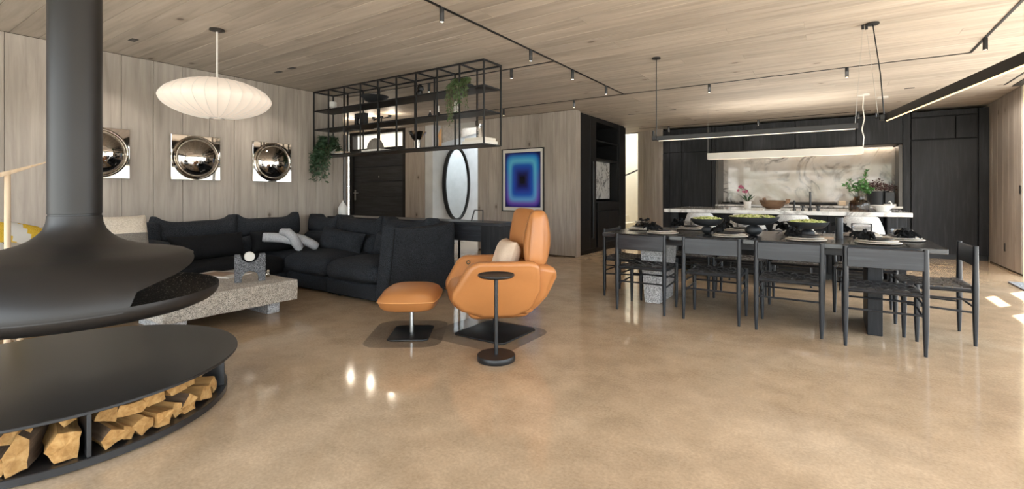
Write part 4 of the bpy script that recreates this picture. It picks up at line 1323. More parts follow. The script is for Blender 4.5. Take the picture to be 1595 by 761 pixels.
# build from convex pieces so the arches stay clean
gsc = G()
top_pts = arc(0, 0.255, 0.080, 180, 360, 12); bot_pts = arc(0, 0.03, 0.070, 180, 0, 12)
def xs(i): return -0.125 + 0.25 * i / 24
def zt(x):
    return 0.255 - math.sqrt(max(0, 0.080 ** 2 - x * x)) if abs(x) < 0.080 else 0.255
def zb(x):
    return (0.03 + math.sqrt(max(0, 0.070 ** 2 - x * x))) if abs(x) < 0.070 else 0.0
cuts = sorted(set([-0.125, -0.0801, -0.0799, -0.0701, -0.0699, 0.0699, 0.0701, 0.0799, 0.0801, 0.125] + [-0.0799 + 0.1598 * i / 22 for i in range(23)]))
V = []; F = []
for x in cuts:
    for yy in (-0.03, 0.03):
        V += [(x, yy, zb(x)), (x, yy, zt(x))]
for i in range(len(cuts) - 1):
    a = 4 * i; b = a + 4
    F += [(a, b, b + 1, a + 1), (a + 2, a + 3, b + 3, b + 2), (a + 1, b + 1, b + 3, a + 3), (a, a + 2, b + 2, b)]
F += [(0, 1, 3, 2), (4 * len(cuts) - 4, 4 * len(cuts) - 2, 4 * len(cuts) - 1, 4 * len(cuts) - 3)]
gsc.add(V, F)
part('stone', gsc, 'basalt', sc)
part('disc', G().lathe([(0, -0.022), (0.040, -0.022), (0.044, -0.018), (0.044, 0.018), (0.040, 0.022), (0, 0.022)], 30).xf(Matrix.Translation((-0.005, 0, 0.232)) @ Matrix.Rotation(PI / 2, 4, 'X')), 'white_matte', sc, label='round pale stone disc')
mg = thing('magazine', 'open magazine with a photo page on the coffee table', 'magazine', (-5.09, 2.36, 0.3305), math.radians(20))
part('pages', G().box(-0.24, 0.24, -0.15, 0.15, 0, 0.012, 0.002), 'paper', mg)
part('cover_photo', G().box(-0.16, 0.13, -0.10, 0.10, 0.012, 0.0135), 'ink', mg)
part('headline', G().box(-0.16, 0.13, 0.105, 0.115, 0.012, 0.0135), 'metal_black', mg)
cf = thing('chrome_figure', 'tiny chrome figurine behind the stone sculpture', 'figurine', (-4.58, 2.56, 0.3305))
part('body', G().blob((0, 0, 0.025), (0.022, 0.02, 0.026), 8).blob((0.004, 0, 0.06), (0.015, 0.015, 0.015), 8).blob((0.022, -0.01, 0.04), (0.01, 0.01, 0.014), 6), 'chrome', cf)

# ---------------------------------------------------------------- sectional sofa
sf = thing('sectional_sofa', 'deep black fabric sectional sofa in the corner', 'sofa', (-5.0, 3.9, 0))
def soft(name, x0, x1, y0, y1, z0, z1, r=0.06, puff=(0.015, 0.015, 0.02), ear=0.0, n=10, mat='sofa', seed=0.0, tilt=None):
    gg = G().rbox((0, 0, 0), ((x1 - x0) / 2, (y1 - y0) / 2, (z1 - z0) / 2), r, n, puff, 0.011, seed, ear)
    if tilt: gg.xf(Matrix.Rotation(tilt[1], 4, tilt[0]))
    gg.move((x0 + x1) / 2, (y0 + y1) / 2, (z0 + z1) / 2)
    return part(name, gg, mat, sf, world=True, sub=1)
part('base', G().box(-5.60, -4.78, 3.36, 4.38, 0.02, 0.19, 0.02), 'sofa', sf, world=True)
part('base', G().box(-4.77, -3.92, 3.34, 4.38, 0.02, 0.19, 0.02), 'sofa', sf, world=True)
part('base', G().box(-6.32, -5.60, 2.12, 4.38, 0.02, 0.19, 0.02), 'sofa', sf, world=True)
soft('seat_cushion', -4.76, -3.91, 3.29, 4.12, 0.185, 0.40, 0.10, (0.02, 0.04, 0.045), seed=1.0)
soft('seat_cushion', -5.62, -4.78, 3.31, 4.12, 0.185, 0.41, 0.10, (0.02, 0.04, 0.045), seed=2.0)
soft('seat_cushion', -6.12, -5.50, 2.20, 3.30, 0.17, 0.40, 0.07, (0.02, 0.02, 0.03), seed=3.0, mat='sofa_velvet')
soft('seat_cushion', -6.12, -5.55, 3.28, 4.12, 0.17, 0.40, 0.07, (0.01, 0.01, 0.02), seed=4.0)
# back cushions, two tiers each: upper roll and lower pad
for x0, x1, s in ((-4.72, -3.92, 5.0), (-5.62, -4.72, 6.0), (-6.28, -5.62, 7.0)):
    soft('back_cushion', x0, x1, 4.06, 4.36, 0.57, 0.80, 0.08, (0.01, 0.03, 0.0), 0.085, seed=s, tilt=('X', -0.08))
    soft('back_cushion', x0 + 0.01, x1 - 0.01, 3.98, 4.30, 0.36, 0.62, 0.09, (0.0, 0.03, 0.02), seed=s + 20)
for y0, y1, s in ((2.14, 3.02, 8.0), (3.00, 3.86, 9.0)):
    gg = G().rbox((0, 0, 0), ((y1 - y0) / 2, 0.13, 0.125), 0.08, 10, (0.01, 0.03, 0.0), 0.008, s, 0.10)
    gg.xf(Matrix.Translation((-6.17, (y0 + y1) / 2, 0.70)) @ Matrix.Rotation(PI / 2, 4, 'Z'))
    part('back_cushion', gg, 'sofa', sf, world=True, sub=1)
    soft('back_cushion', -6.26, -5.94, y0 + 0.01, y1 - 0.01, 0.36, 0.62, 0.09, (0.03, 0.0, 0.02), seed=s + 20)
# end panels
soft('arm', -6.34, -5.62, 2.02, 2.16, 0.04, 0.66, 0.06, (0.0, 0.015, 0.0), seed=11.0)
soft('arm', -6.34, -6.02, 2.04, 2.20, 0.55, 0.82, 0.06, (0.0, 0.015, 0.02), 0.03, seed=12.0)
# big right arm, leaning back a little, ears on its top corners
gg = G().rbox((0, 0, 0), (0.54, 0.10, 0.385), 0.05, 12, (0.0, 0.03, -0.02), 0.005, 13.0, 0.045)
for i, p in enumerate(gg.v):
    t = (p[2] + 0.385) / 0.77
    gg.v[i] = (p[0] + 0.10 * t * max(0, -p[0]) / 0.54, p[1], p[2])
gg.xf(Matrix.Translation((-3.82, 3.83, 0.405)) @ Matrix.Rotation(PI / 2, 4, 'Z'))
part('arm', gg, 'sofa', sf, world=True, sub=1)
part('piping', G().tube([(-3.716, 3.305, 0.06), (-3.705, 3.33, 0.3), (-3.71, 3.37, 0.55), (-3.715, 3.40, 0.78)], 0.006, 6), 'sofa_velvet', sf, world=True)
for x, y in ((-4.74, 3.42), (-4.60, 3.40), (-3.9, 3.4), (-5.5, 3.45)):
    part('foot', G().lathe([(0, 0), (0.02, 0), (0.022, 0.03), (0, 0.03)], 12).move(x, y, 0), 'metal_black', sf, world=True)

# loose cushions on the sofa
def cushion(name, label, w, h, t, loc, rot, mat, group=None, pinch=0.07):
    g_ = G().pillow(w, h, t, 14, pinch)
    return single(name, g_, mat, label, 'cushion', loc, 0, group, rot=rot, sub=1)
cushion('lumbar_cushion', 'long black lumbar cushion on the left run of the sofa', 0.86, 0.30, 0.20, (-5.82, 2.57, 0.55), (math.radians(-14), 0, PI / 2 + 0.06), 'sofa_velvet', 'black sofa cushions')
cushion('lumbar_cushion', 'black lumbar cushion in the corner behind the grey knot', 0.62, 0.28, 0.20, (-5.86, 3.36, 0.55), (math.radians(-14), 0, PI / 2 - 0.05), 'sofa_velvet', 'black sofa cushions')
cushion('lumbar_cushion', 'black lumbar cushion leaning on the back of the right run', 0.84, 0.31, 0.20, (-5.22, 3.88, 0.54), (math.radians(-16), math.radians(5), 0.04), 'sofa', 'black sofa cushions')
cushion('lumbar_cushion', 'black lumbar cushion tucked beside the big sofa arm', 0.52, 0.30, 0.20, (-4.34, 3.90, 0.54), (math.radians(-14), 0, -0.03), 'sofa', 'black sofa cushions')
kn = thing('knot_cushion', 'grey knotted tube cushion lying on the sofa corner', 'cushion', (-5.62, 3.42, 0.42))
def ktube(pts_, rs):
    gg = G().tube(pts_, rs, 18)
    part('tube', gg, 'knot', kn, world=True)
ktube([(-5.765, 3.155, 0.615), (-5.755, 3.175, 0.613), (-5.71, 3.27, 0.605), (-5.66, 3.36, 0.59), (-5.60, 3.44, 0.56), (-5.56, 3.50, 0.53)], [0.05, 0.056, 0.058, 0.056, 0.054, 0.045])
ktube([(-5.70, 3.37, 0.56), (-5.69, 3.36, 0.62), (-5.655, 3.355, 0.665), (-5.60, 3.38, 0.665), (-5.555, 3.42, 0.61), (-5.53, 3.45, 0.53), (-5.53, 3.49, 0.47), (-5.56, 3.52, 0.45)], [0.03, 0.046, 0.054, 0.056, 0.056, 0.056, 0.052, 0.03])
ktube([(-5.64, 3.45, 0.60), (-5.60, 3.50, 0.595), (-5.56, 3.56, 0.565), (-5.53, 3.63, 0.52), (-5.51, 3.70, 0.475), (-5.505, 3.72, 0.462)], [0.03, 0.05, 0.056, 0.058, 0.056, 0.046])

# ---------------------------------------------------------------- console behind the sofa
co = thing('console_table', 'long black console table standing behind the sofa', 'console', (-4.8, 4.65, 0))
part('top', G().box(-6.34, -3.15, 4.46, 4.86, 0.77, 0.805, 0.003), 'black_wood_x', co, world=True)
part('apron', G().box(-6.30, -3.42, 4.50, 4.53, 0.575, 0.77, 0.003), 'black_wood_x', co, world=True)
part('end_panel', G().box(-3.42, -3.15, 4.46, 4.86, 0.0, 0.77, 0.003), 'black_wood', co, world=True)
part('end_panel', G().box(-6.34, -6.26, 4.46, 4.86, 0.0, 0.77, 0.003), 'black_wood', co, world=True)
part('leg', G().box(-3.80, -3.78, 4.5, 4.52, 0, 0.575).box(-3.56, -3.53, 4.8, 4.83, 0, 0.575), 'metal_black', co, world=True)
single('bud_vase', G().lathe([(0, 0), (0.05, 0), (0.075, 0.05), (0.07, 0.12), (0.035, 0.18), (0.015, 0.21), (0.012, 0.235), (0.008, 0.235), (0.008, 0.2), (0, 0.19)], 22), 'white', 'white pear shaped vase on the console by the wall', 'vase', (-6.24, 4.66, 0.8055))
single('wire_sculpture', G().tube([(-0.10, 0, 0), (-0.05, 0, 0.135), (0.08, 0, 0.135), (0.08, 0, 0)], 0.008, 6), 'metal_black', 'black bent wire frame standing on the console', 'sculpture', (-3.62, 4.66, 0.806))

# ---------------------------------------------------------------- leather armchair and ottoman
ar = thing('lounge_chair', 'cognac leather swivel armchair with a high winged headrest', 'armchair', (-2.31, 3.21, 0), math.radians(226))
side = [(0.27, 0.60), (0.20, 0.625), (-0.20, 0.625), (-0.27, 0.60), (-0.285, 0.40), (-0.22, 0.24), (-0.10, 0.185), (0.14, 0.185), (0.31, 0.25), (0.395, 0.34), (0.38, 0.41)]
for s in (1, -1):
    g = G().prism(side, 0.28 if s > 0 else -0.40, 0.40 if s > 0 else -0.28, 'y')
    for i, p in enumerate(g.v):
        t = (p[2] - 0.17) / 0.45
        lean = (t - 0.5) * 0.10 - max(0, (0.30 - p[2])) * 0.7 - max(0, p[0] - 0.1) * 0.16
        g.v[i] = (p[0], p[1] + s * lean, p[2] + (0.012 if s > 0 else -0.03) * max(0, t))
    part('arm', g, 'leather', ar, bev=(0.04, 6))
g = G().rbox((0.04, 0, 0.32), (0.32, 0.29, 0.10), 0.07, 8, (0.03, 0, 0.03))
g.xf(Matrix.Translation((0.06, 0, 0.33)) @ Matrix.Rotation(-0.10, 4, 'Y') @ Matrix.Translation((-0.06, 0, -0.33)))
part('seat', g, 'leather', ar, sub=1)
part('shell', G().rbox((0.0, 0, 0.23), (0.25, 0.24, 0.07), 0.065, 8), 'leather', ar, sub=1)
back = [(-0.16, 0.58), (-0.30, 0.60), (-0.42, 0.575), (-0.425, 0.50), (-0.365, 0.34), (-0.275, 0.23), (-0.14, 0.20), (-0.10, 0.40)]
g = G().prism(back, -0.37, 0.37, 'y')
for i, p in enumerate(g.v):
    g.v[i] = (p[0], p[1] * (0.70 + 0.30 * max(0, min(1, (p[2] - 0.2) / 0.3))), p[2])
part('back', g, 'leather', ar, bev=(0.045, 6))
# headrest: two padded wings folded along the middle
for s in (1, -1):
    g = G().rbox((0, 0, 0), (0.08, 0.185, 0.225), 0.06, 12, (0.03, 0.015, 0.0))
    for i, p in enumerate(g.v):
        t = (p[2] + 0.225) / 0.45
        g.v[i] = (p[0] * (1.05 - 0.45 * max(0, t - 0.45)) + 0.10 * (s * p[1] / 0.185 + 1) * 0.5, p[1] * (1.0 - 0.08 * t), p[2] - 0.05 * max(0, -s * p[1]) / 0.185 * t)
    g.xf(Matrix.Translation((-0.365, s * 0.16, 0.79)) @ Matrix.Rotation(-0.06, 4, 'Y'))
    part('headrest', g, 'leather', ar, sub=1)
part('button', G().lathe([(0.012, 0.004), (0.018, 0.004), (0.019, 0), (0.011, 0)], 18).xf(Matrix.Translation((0.19, -0.279, 0.545)) @ Matrix.Rotation(-PI / 2, 4, 'X')), 'stem', ar)
part('post', G().tube([(0, 0, 0.015), (0, 0, 0.2)], 0.022, 14), 'metal_black', ar)
part('base_plate', G().prism([(x, y) for x, y in [(-0.25, -0.22), (-0.22, -0.25), (0.22, -0.25), (0.25, -0.22), (0.25, 0.22), (0.22, 0.25), (-0.22, 0.25), (-0.25, 0.22)]], 0.001, 0.014, 'z').xf(Matrix.Rotation(math.radians(-226), 4, 'Z')), 'metal_black', ar, bev=(0.004, 2))
part('seam', G().tube([(0.392, -0.30, 0.33), (0.33, -0.385, 0.245), (0.16, -0.385, 0.178), (-0.10, -0.385, 0.170), (-0.22, -0.39, 0.225)], 0.003, 6), 'leather_seam', ar)
cushion('chair_cushion', 'blush linen cushion sitting in the leather armchair', 0.42, 0.36, 0.18, (-2.25, 3.27, 0.60), (math.radians(-18), 0, math.radians(226 + 90)), 'beige')

ot = thing('ottoman', 'small cognac leather ottoman on a steel swivel post', 'ottoman', (-2.86, 2.80, -0.0), math.radians(36))
g = G(); n = 16; V = []; F = []
hx, hy = 0.24, 0.31
def ottz(a, b, s):
    e = (max(0, 1 - abs(a) ** 3.2) * max(0, 1 - abs(b) ** 3.2)) ** 0.55
    return 0.318 + (0.085 * e if s > 0 else -0.10 * (max(0, 1 - abs(a) ** 4) * max(0, 1 - abs(b) ** 4)) ** 0.45)
ids = {}
for s in (1, -1):
    for i in range(n + 1):
        for j in range(n + 1):
            key = (i, j, 0) if i in (0, n) or j in (0, n) else (i, j, s)
            if key in ids: continue
            a = 2 * i / n - 1; b = 2 * j / n - 1
            rr_ = 1 - 0.11 * (a * a * b * b)
            ids[key] = len(V); V.append((a * hx * rr_, b * hy * rr_, ottz(a, b, s)))
for s in (1, -1):
    for i in range(n):
        for j in range(n):
            q = [ids[(a, b, 0)] if (a in (0, n) or b in (0, n)) else ids[(a, b, s)] for a, b in ((i, j), (i + 1, j), (i + 1, j + 1), (i, j + 1))]
            F.append(tuple(q) if s == 1 else tuple(reversed(q)))
g.add(V, F, True)
part('seat', g, 'leather', ot)
line = []
for i in range(n + 1): line.append(V[ids[(i, 0, 0)]])
for j in range(1, n + 1): line.append(V[ids[(n, j, 0)]])
for i in range(n - 1, -1, -1): line.append(V[ids[(i, n, 0)]])
for j in range(n - 1, -1, -1): line.append(V[ids[(0, j, 0)]])
part('seam', G().tube([(p[0] * 1.004, p[1] * 1.004, p[2]) for p in line], 0.0035, 6), 'leather_seam', ot)
part('post', G().tube([(0, 0, 0.012), (0, 0, 0.225)], 0.018, 14), 'steel', ot)
part('base_plate', G().prism([(-0.16, -0.185), (-0.13, -0.21), (0.13, -0.21), (0.16, -0.185), (0.16, 0.185), (0.13, 0.21), (-0.13, 0.21), (-0.16, 0.185)], 0.001, 0.014, 'z'), 'metal_black', ot, bev=(0.004, 2))

# clear film mats under both bases
for nm, c, rz, hx_, hy_ in (('armchair', (-2.36, 3.16), 0.0, 0.42, 0.36), ('ottoman', (-2.90, 2.80), math.radians(36), 0.30, 0.38)):
    po = []
    for sx, sy, a0 in ((1, 1, 0), (-1, 1, 90), (-1, -1, 180), (1, -1, 270)):
        po += [(sx * (hx_ - 0.14) + 0.14 * math.cos(math.radians(a0 + q)), sy * (hy_ - 0.14) + 0.14 * math.sin(math.radians(a0 + q))) for q in range(0, 91, 15)]
    single('floor_mat', G().prism(po, 0.0003, 0.0009, 'z'), 'sheet', 'thin translucent protective mat under the %s base' % nm, 'mat', (c[0], c[1], 0), rz)

sd = thing('side_table', 'small round black side table before the leather armchair', 'side table', (-1.925, 2.685, 0))
part('base', G().lathe([(0, 0), (0.128, 0), (0.131, 0.004), (0.131, 0.036), (0.128, 0.040), (0, 0.040)], 48), 'metal_black', sd)
part('pole', G().tube([(0, 0, 0.04), (0, 0, 0.575)], 0.0135, 18), 'metal_black', sd)
part('top', G().lathe([(0, 0.572), (0.115, 0.572), (0.127, 0.583), (0.127, 0.590), (0.124, 0.592), (0.120, 0.590), (0, 0.590)], 48), 'metal_black', sd)

# ---------------------------------------------------------------- seats half hidden behind the fireplace
ac = thing('boucle_armchair', 'cream boucle armchair half hidden behind the fireplace flue', 'armchair', (-5.86, 1.52, 0), 0)
part('seat', G().rbox((0.05, 0, 0.30), (0.40, 0.42, 0.12), 0.09, 8, (0.02, 0.02, 0.02)), 'cream', ac, sub=1)
part('back', G().rbox((-0.36, 0, 0.48), (0.12, 0.44, 0.30), 0.09, 8, (0.02, 0.0, 0.02)), 'cream', ac, sub=1)
for sx, sy in ((-.3, -.3), (.3, -.3), (-.3, .3), (.3, .3)):
    part('leg', G().tube([(sx, sy, 0), (sx, sy, 0.2)], 0.02, 8), 'light_wood', ac)
g1 = G().pillow(0.46, 0.46, 0.18, 14, 0.05)
for fi, f in enumerate(g1.f):
    zc = sum(g1.v[i][2] for i in f) / len(f)
    g1.mi[fi] = 0 if zc > 0.03 else 1
single('two_tone_cushion', g1, ['cream', 'greywool'], 'cream and grey two-tone cushion beside the left sofa end', 'cushion', (-5.66, 1.74, 0.72), 0, None, rot=(math.radians(-12), 0, PI / 2 + 0.15), sub=1)

yc = thing('pale_armchair', 'pale armchair at the far left edge behind the fireplace', 'armchair', (-5.3, 0.62, 0), 0)
part('seat', G().rbox((0, 0, 0.32), (0.42, 0.40, 0.12), 0.09, 8, (0.02, 0.02, 0.02)), 'cream', yc, sub=1)
part('back', G().rbox((-0.36, 0, 0.52), (0.11, 0.40, 0.26), 0.09, 8, (0.02, 0.0, 0.02)), 'cream', yc, sub=1)
for sx, sy in ((-.3, -.3), (.3, -.3), (-.3, .3), (.3, .3)):
    part('leg', G().tube([(sx, sy, 0), (sx, sy, 0.22)], 0.02, 8), 'light_wood', yc)
g1 = G().pillow(0.56, 0.50, 0.2, 20, 0.05)
for fi, f in enumerate(g1.f):
    xc = sum(g1.v[i][0] for i in f) / len(f); zc = sum(g1.v[i][2] for i in f) / len(f)
    g1.mi[fi] = 0 if int((xc + zc * 0.5 + 1.0) / 0.13) % 2 else 1
single('striped_cushion', g1, ['yellow', 'white_matte'], 'yellow and white striped cushion on the far left armchair', 'cushion', (-5.25, 0.86, 0.74), 0, None, rot=(math.radians(-35), 0.3, PI / 2 + 0.1), sub=1)
th = thing('throw_blanket', 'black and white throw draped over the far left armchair', 'blanket', (-5.0, 0.72, 0.52))
g1 = G(); n = 20; V = []; F = []
for i in range(n + 1):
    for j in range(n + 1):
        a = i / n; b = j / n
        V.append((-0.35 + 0.62 * a, -0.25 + 0.55 * b, 0.10 + 0.16 * math.sin(PI * (0.15 + 0.75 * (1 - a))) * (0.7 + 0.3 * b) + 0.03 * math.sin(9 * b + 4 * a)))
for i in range(n):
    for j in range(n):
        F.append((i * (n + 1) + j, (i + 1) * (n + 1) + j, (i + 1) * (n + 1) + j + 1, i * (n + 1) + j + 1))
g1.add(V, F, True)
g1.mi = [1 if (fi % n) in (0, 1, 7, 13, 18, 19) or (fi // n) < 5 else 0 for fi in range(len(F))]
o_ = part('cloth', g1, ['white_matte', 'metal_black'], th)
sm = o_.modifiers.new('solid', 'SOLIDIFY'); sm.thickness = 0.012
ws_ = thing('wooden_lamp', 'pale wooden T-shaped floor lamp at the far left', 'lamp', (-4.62, 0.79, 0))
part('pole', G().tube([(0, 0, 0.02), (0, 0, 1.285)], [0.02, 0.016], 12), 'light_wood', ws_)
part('arm', G().prism([(-0.35, 1.135), (0.0, 1.272), (0.19, 1.366), (0.19, 1.372), (0.0, 1.302), (-0.35, 1.17)], -0.022, 0.022, 'x'), 'light_wood', ws_, bev=(0.006, 2))
part('base', G().lathe([(0, 0), (0.14, 0), (0.14, 0.02), (0, 0.02)], 24), 'light_wood', ws_)

# ---------------------------------------------------------------- ceiling tracks, spots, slots
def track(x0, x1, y0, y1, lb):
    return single('light_track', G().box(x0, x1, y0, y1, CZ - 0.006, CZ - 0.0005), 'metal_black', lb, 'light track', ((x0 + x1) / 2, (y0 + y1) / 2, CZ - 0.006), world=True, group='black ceiling light tracks')
track(-2.622, -2.598, -2.4, 6.94, 'long black light track running away from the camera at the ceiling centre')
track(-6.3, 1.247, 6.938, 6.962, 'black light track crossing the ceiling above the dining table')
track(1.223, 1.247, -2.4, 6.937, 'black light track near the top right corner of the ceiling')
track(-6.3, -2.623, 4.768, 4.792, 'short black light track passing behind the hanging shelf')
track(-3.7, 0.60, 10.83, 10.85, 'black light track close to the kitchen cabinets')
def make_spot():
    t = thing('track_spot', '', 'spotlight', (0, 0, 0), 0, 'small black cylinder spots')
    part('body', G().lathe([(0, 0), (0.019, 0), (0.019, -0.115), (0.016, -0.115), (0.016, -0.105), (0, -0.105)], 18), 'metal_black', t)
    part('bulb', G().lathe([(0, -0.1052), (0.0155, -0.1055), (0.0155, -0.112), (0, -0.114)], 14), 'bulb', t)
    return t
sp0 = make_spot()
spots = [((-2.61, 2.89), 'nearest black spot on the central ceiling track'), ((-2.61, 4.26), 'second black spot from the camera on the central track'),
         ((-2.61, 5.23), 'third black spot from the camera on the central track'), ((-2.61, 6.27), 'farthest black spot on the central track'),
         ((-3.20, 4.78), 'black spot just right of the hanging shelf'), ((-4.55, 4.78), 'black spot seen through the top of the hanging shelf'),
         ((-3.44, 6.95), 'black spot in front of the oak corner by the pantry'), ((-4.82, 6.95), 'black spot beside the right end of the hanging shelf'),
         ((-1.39, 6.95), 'black spot above the left half of the dining area'), ((0.156, 6.95), 'black spot above the right half of the dining area'),
         ((1.235, 6.36), 'black spot on the track in the top right corner'), ((-3.02, 10.84), 'leftmost black spot above the kitchen cabinets'),
         ((-1.23, 10.84), 'middle black spot above the kitchen cabinets'), ((0.42, 10.84), 'rightmost black spot above the kitchen cabinets')]
for i, ((x, y), lb) in enumerate(spots):
    if i == 0: sp0.location = (x, y, CZ - 0.006); sp0['label'] = lb
    else: dup(sp0, (x, y, CZ - 0.006), 0, lb)
slots = [((-5.68, 1.83), 'dark recessed downlight left of the bubble pendant'), ((-5.69, 3.31), 'left one of the recessed downlights before the hanging shelf'),
         ((-5.38, 3.30), 'right one of the recessed downlights before the hanging shelf'), ((-3.165, 8.82), 'recessed downlight in front of the pantry top'),
         ((-2.37, 8.76), 'recessed downlight left of the kitchen'), ((0.93, 8.82), 'recessed downlight right of the white island lamp'), ((1.69, 8.85), 'recessed downlight in front of the right oak wall')]
for (x, y), lb in slots:
    t = thing('recessed_downlight', lb, 'downlight', (x, y, CZ - 0.003), 0, 'recessed downlights')
    part('frame', G().box(-0.055, 0.055, -0.028, 0.028, 0, 0.0025), 'metal_black', t)
    part('lens', G().lathe([(0, -0.0005), (0.016, -0.0005), (0.016, 0)], 12), 'outlet', t)
def wash(x, y, tx, ty, tz, e, blend=0.6, size=70, col=(1, 0.92, 0.82)):
    L = bpy.data.lights.new('downlight', 'SPOT'); L.energy = e; L.spot_size = math.radians(size); L.spot_blend = blend; L.shadow_soft_size = 0.06; L.color = col
    o = bpy.data.objects.new('downlight', L); COL.objects.link(o); o.location = (x, y, CZ - 0.02)
    o.rotation_euler = (Vector((tx, ty, tz)) - Vector((x, y, CZ))).to_track_quat('-Z', 'Y').to_euler()
wash(-5.69, 3.31, -6.35, 3.60, 1.4, 14)
wash(-5.69, 3.31, -6.35, 2.75, 1.4, 14)
wash(-5.68, 1.83, -6.35, 1.75, 1.4, 14)
wash(-3.165, 8.82, -3.2, 8.85, 0, 50)
wash(-2.37, 8.76, -2.4, 9.8, 0, 50)
wash(0.93, 8.82, 0.93, 9.6, 0, 50)
wash(1.69, 8.85, 1.69, 9.6, 0, 50)
wash(1.66, 8.85, 2.2, 10.1, 1.1, 60, size=90)
for x in (-3.02, -1.23, 0.42):
    wash(x, 10.84, x, 10.84, 0, 20, size=90)
for x in (-3.44, -1.39, 0.156):
    wash(x, 6.95, x, 7.3, 0, 20, size=80)
for x, y in ((-2.61, 2.89), (-2.61, 4.26), (-2.61, 5.23), (-2.61, 6.27)):
    wash(x, y, x, y, 0, 10, size=55)
single('ceiling_slot', G().box(1.985, 2.01, 8.45, 9.28, CZ - 0.004, CZ - 0.0005), 'metal_black', 'thin dark linear slot in the ceiling near the right oak wall', 'air slot', (2.0, 8.9, CZ - 0.004), world=True)
single('ceiling_slot', G().box(2.10, 2.20, 8.3, 9.42, CZ - 0.012, CZ - 0.0005), 'metal_black', 'dark slot at the ceiling above the end of the right oak wall', 'air slot', (2.15, 8.9, CZ - 0.012), world=True)

# ---------------------------------------------------------------- bubble pendant
bp = thing('bubble_pendant', 'ribbed white saucer pendant lamp hanging over the coffee table', 'pendant lamp', (-4.68, 2.14, 2.0))
R0 = 0.448
prof = []
for i in range(29):
    a = -PI / 2 + PI * i / 28
    r = max(0.055, R0 * math.cos(a))
    h = (1 - (min(r, R0 * 0.9999) / R0) ** 2.0) ** 0.57
    prof.append((r, 0.008 + (0.185 if a > 0 else -0.175) * h) if abs(a) > 1e-9 else (R0, 0.008))
gsh = G().lathe(prof, 180)
for i, p in enumerate(gsh.v):
    a = math.atan2(p[1], p[0]); k = 1 - 0.022 * abs(math.sin(a * 15)); gsh.v[i] = (p[0] * k, p[1] * k, p[2])
part('shade', gsh, 'lamp_paper', bp)
for i in range(30):
    a = 2 * PI * i / 30
    part('rib', G().tube([((r + 0.0012) * math.cos(a), (r + 0.0012) * math.sin(a), z) for r, z in prof[::2]], 0.0020, 4, caps=False), 'white_matte', bp)
part('ring', G().lathe([(0.05, -0.172), (0.062, -0.172), (0.062, -0.162), (0.05, -0.162), (0.05, -0.172)], 24), 'steel', bp)
part('rod', G().tube([(0, 0, 0.19), (0, 0, CZ - 2.0 - 0.02)], 0.007, 10), 'white', bp)
part('canopy', G().lathe([(0, CZ - 2.001), (0.062, CZ - 2.001), (0.064, CZ - 2.012), (0.03, CZ - 2.022), (0, CZ - 2.024)], 28), 'dark_steel', bp)

# ---------------------------------------------------------------- linear pendants
def bar(root, a, b, h, w, body, diff, dname='diffuser', dw=0.32):
    a = Vector(a); b = Vector(b); d = (b - a); Lg = d.length; ang = math.atan2(d.y, d.x)
    mt = Matrix.Translation((a + b) / 2) @ Matrix.Rotation(ang, 4, 'Z')
    part('bar', G().box(-Lg / 2, Lg / 2, -w / 2, w / 2, -h / 2, h / 2, 0.003).xf(mt), body, root, world=True)
    part(dname, G().box(-Lg / 2 + 0.02, Lg / 2 - 0.02, -w * dw, w * dw, -h / 2 - 0.006, -h / 2).xf(mt), diff, root, world=True)
lp = thing('linear_pendant', 'black linear pendant lamp running along the dining table', 'pendant lamp', (-0.7, 5.28, 1.75))
bar(lp, (-1.60, 5.28, 1.755), (0.20, 5.28, 1.755), 0.05, 0.022, 'metal_black', 'led_soft')
part('end_joint', G().box(-1.655, -1.60, 5.262, 5.298, 1.735, 1.785, 0.006).tube([(-1.64, 5.28, 1.78), (-1.64, 5.28, 1.84)], 0.012, 10), 'metal_black', lp, world=True)
part('cable', G().tube([(-1.61, 5.29, 1.78), (-1.61, 5.29, CZ - 0.01)], 0.005, 8), 'metal_black', lp, world=True)
part('canopy', G().lathe([(0, 0), (0.045, 0), (0.045, -0.014), (0, -0.014)], 24).move(-1.61, 5.29, CZ - 0.0005), 'metal_black', lp, world=True)
part('wire', G().tube([(0.18, 5.28, 1.78), (0.235, 5.28, CZ - 0.03)], 0.0015, 5), 'steel', lp, world=True)
part('wire_anchor', G().lathe([(0, 0), (0.011, 0), (0.011, -0.04), (0, -0.04)], 12).move(0.235, 5.28, CZ - 0.0005), 'metal_black', lp, world=True)
lq = thing('linear_pendant', 'black linear pendant lamp swung towards the camera at the right', 'pendant lamp', (0.6, 4.2, 1.8))
bar(lq, (0.40, 5.29, 1.815), (0.835, 3.15, 1.815), 0.062, 0.022, 'metal_black', 'led', dw=0.2)
part('end_joint', G().box(0.355, 0.41, 5.28, 5.335, 1.79, 1.84, 0.006).tube([(0.385, 5.31, 1.82), (0.33, 5.33, 1.82), (0.33, 5.33, 1.86)], 0.008, 8), 'metal_black', lq, world=True)
part('cable', G().tube([(0.385, 5.30, 1.84), (0.36, 5.29, 2.2), (0.305, 5.272, CZ - 0.01)], 0.005, 8), 'metal_black', lq, world=True)
part('canopy', G().lathe([(0, 0), (0.05, 0), (0.05, -0.014), (0, -0.014)], 24).move(0.303, 5.272, CZ - 0.0005), 'metal_black', lq, world=True)
part('wire', G().tube([(0.345, 5.31, 1.84), (0.262, 5.30, CZ - 0.03)], 0.0015, 5), 'steel', lq, world=True)
part('wire_anchor', G().lathe([(0, 0), (0.011, 0), (0.011, -0.04), (0, -0.04)], 12).move(0.262, 5.30, CZ - 0.0005), 'metal_black', lq, world=True)
lw = thing('linear_pendant', 'white linear pendant lamp in front of the marble splashback', 'pendant lamp', (-0.7, 9.0, 1.8))
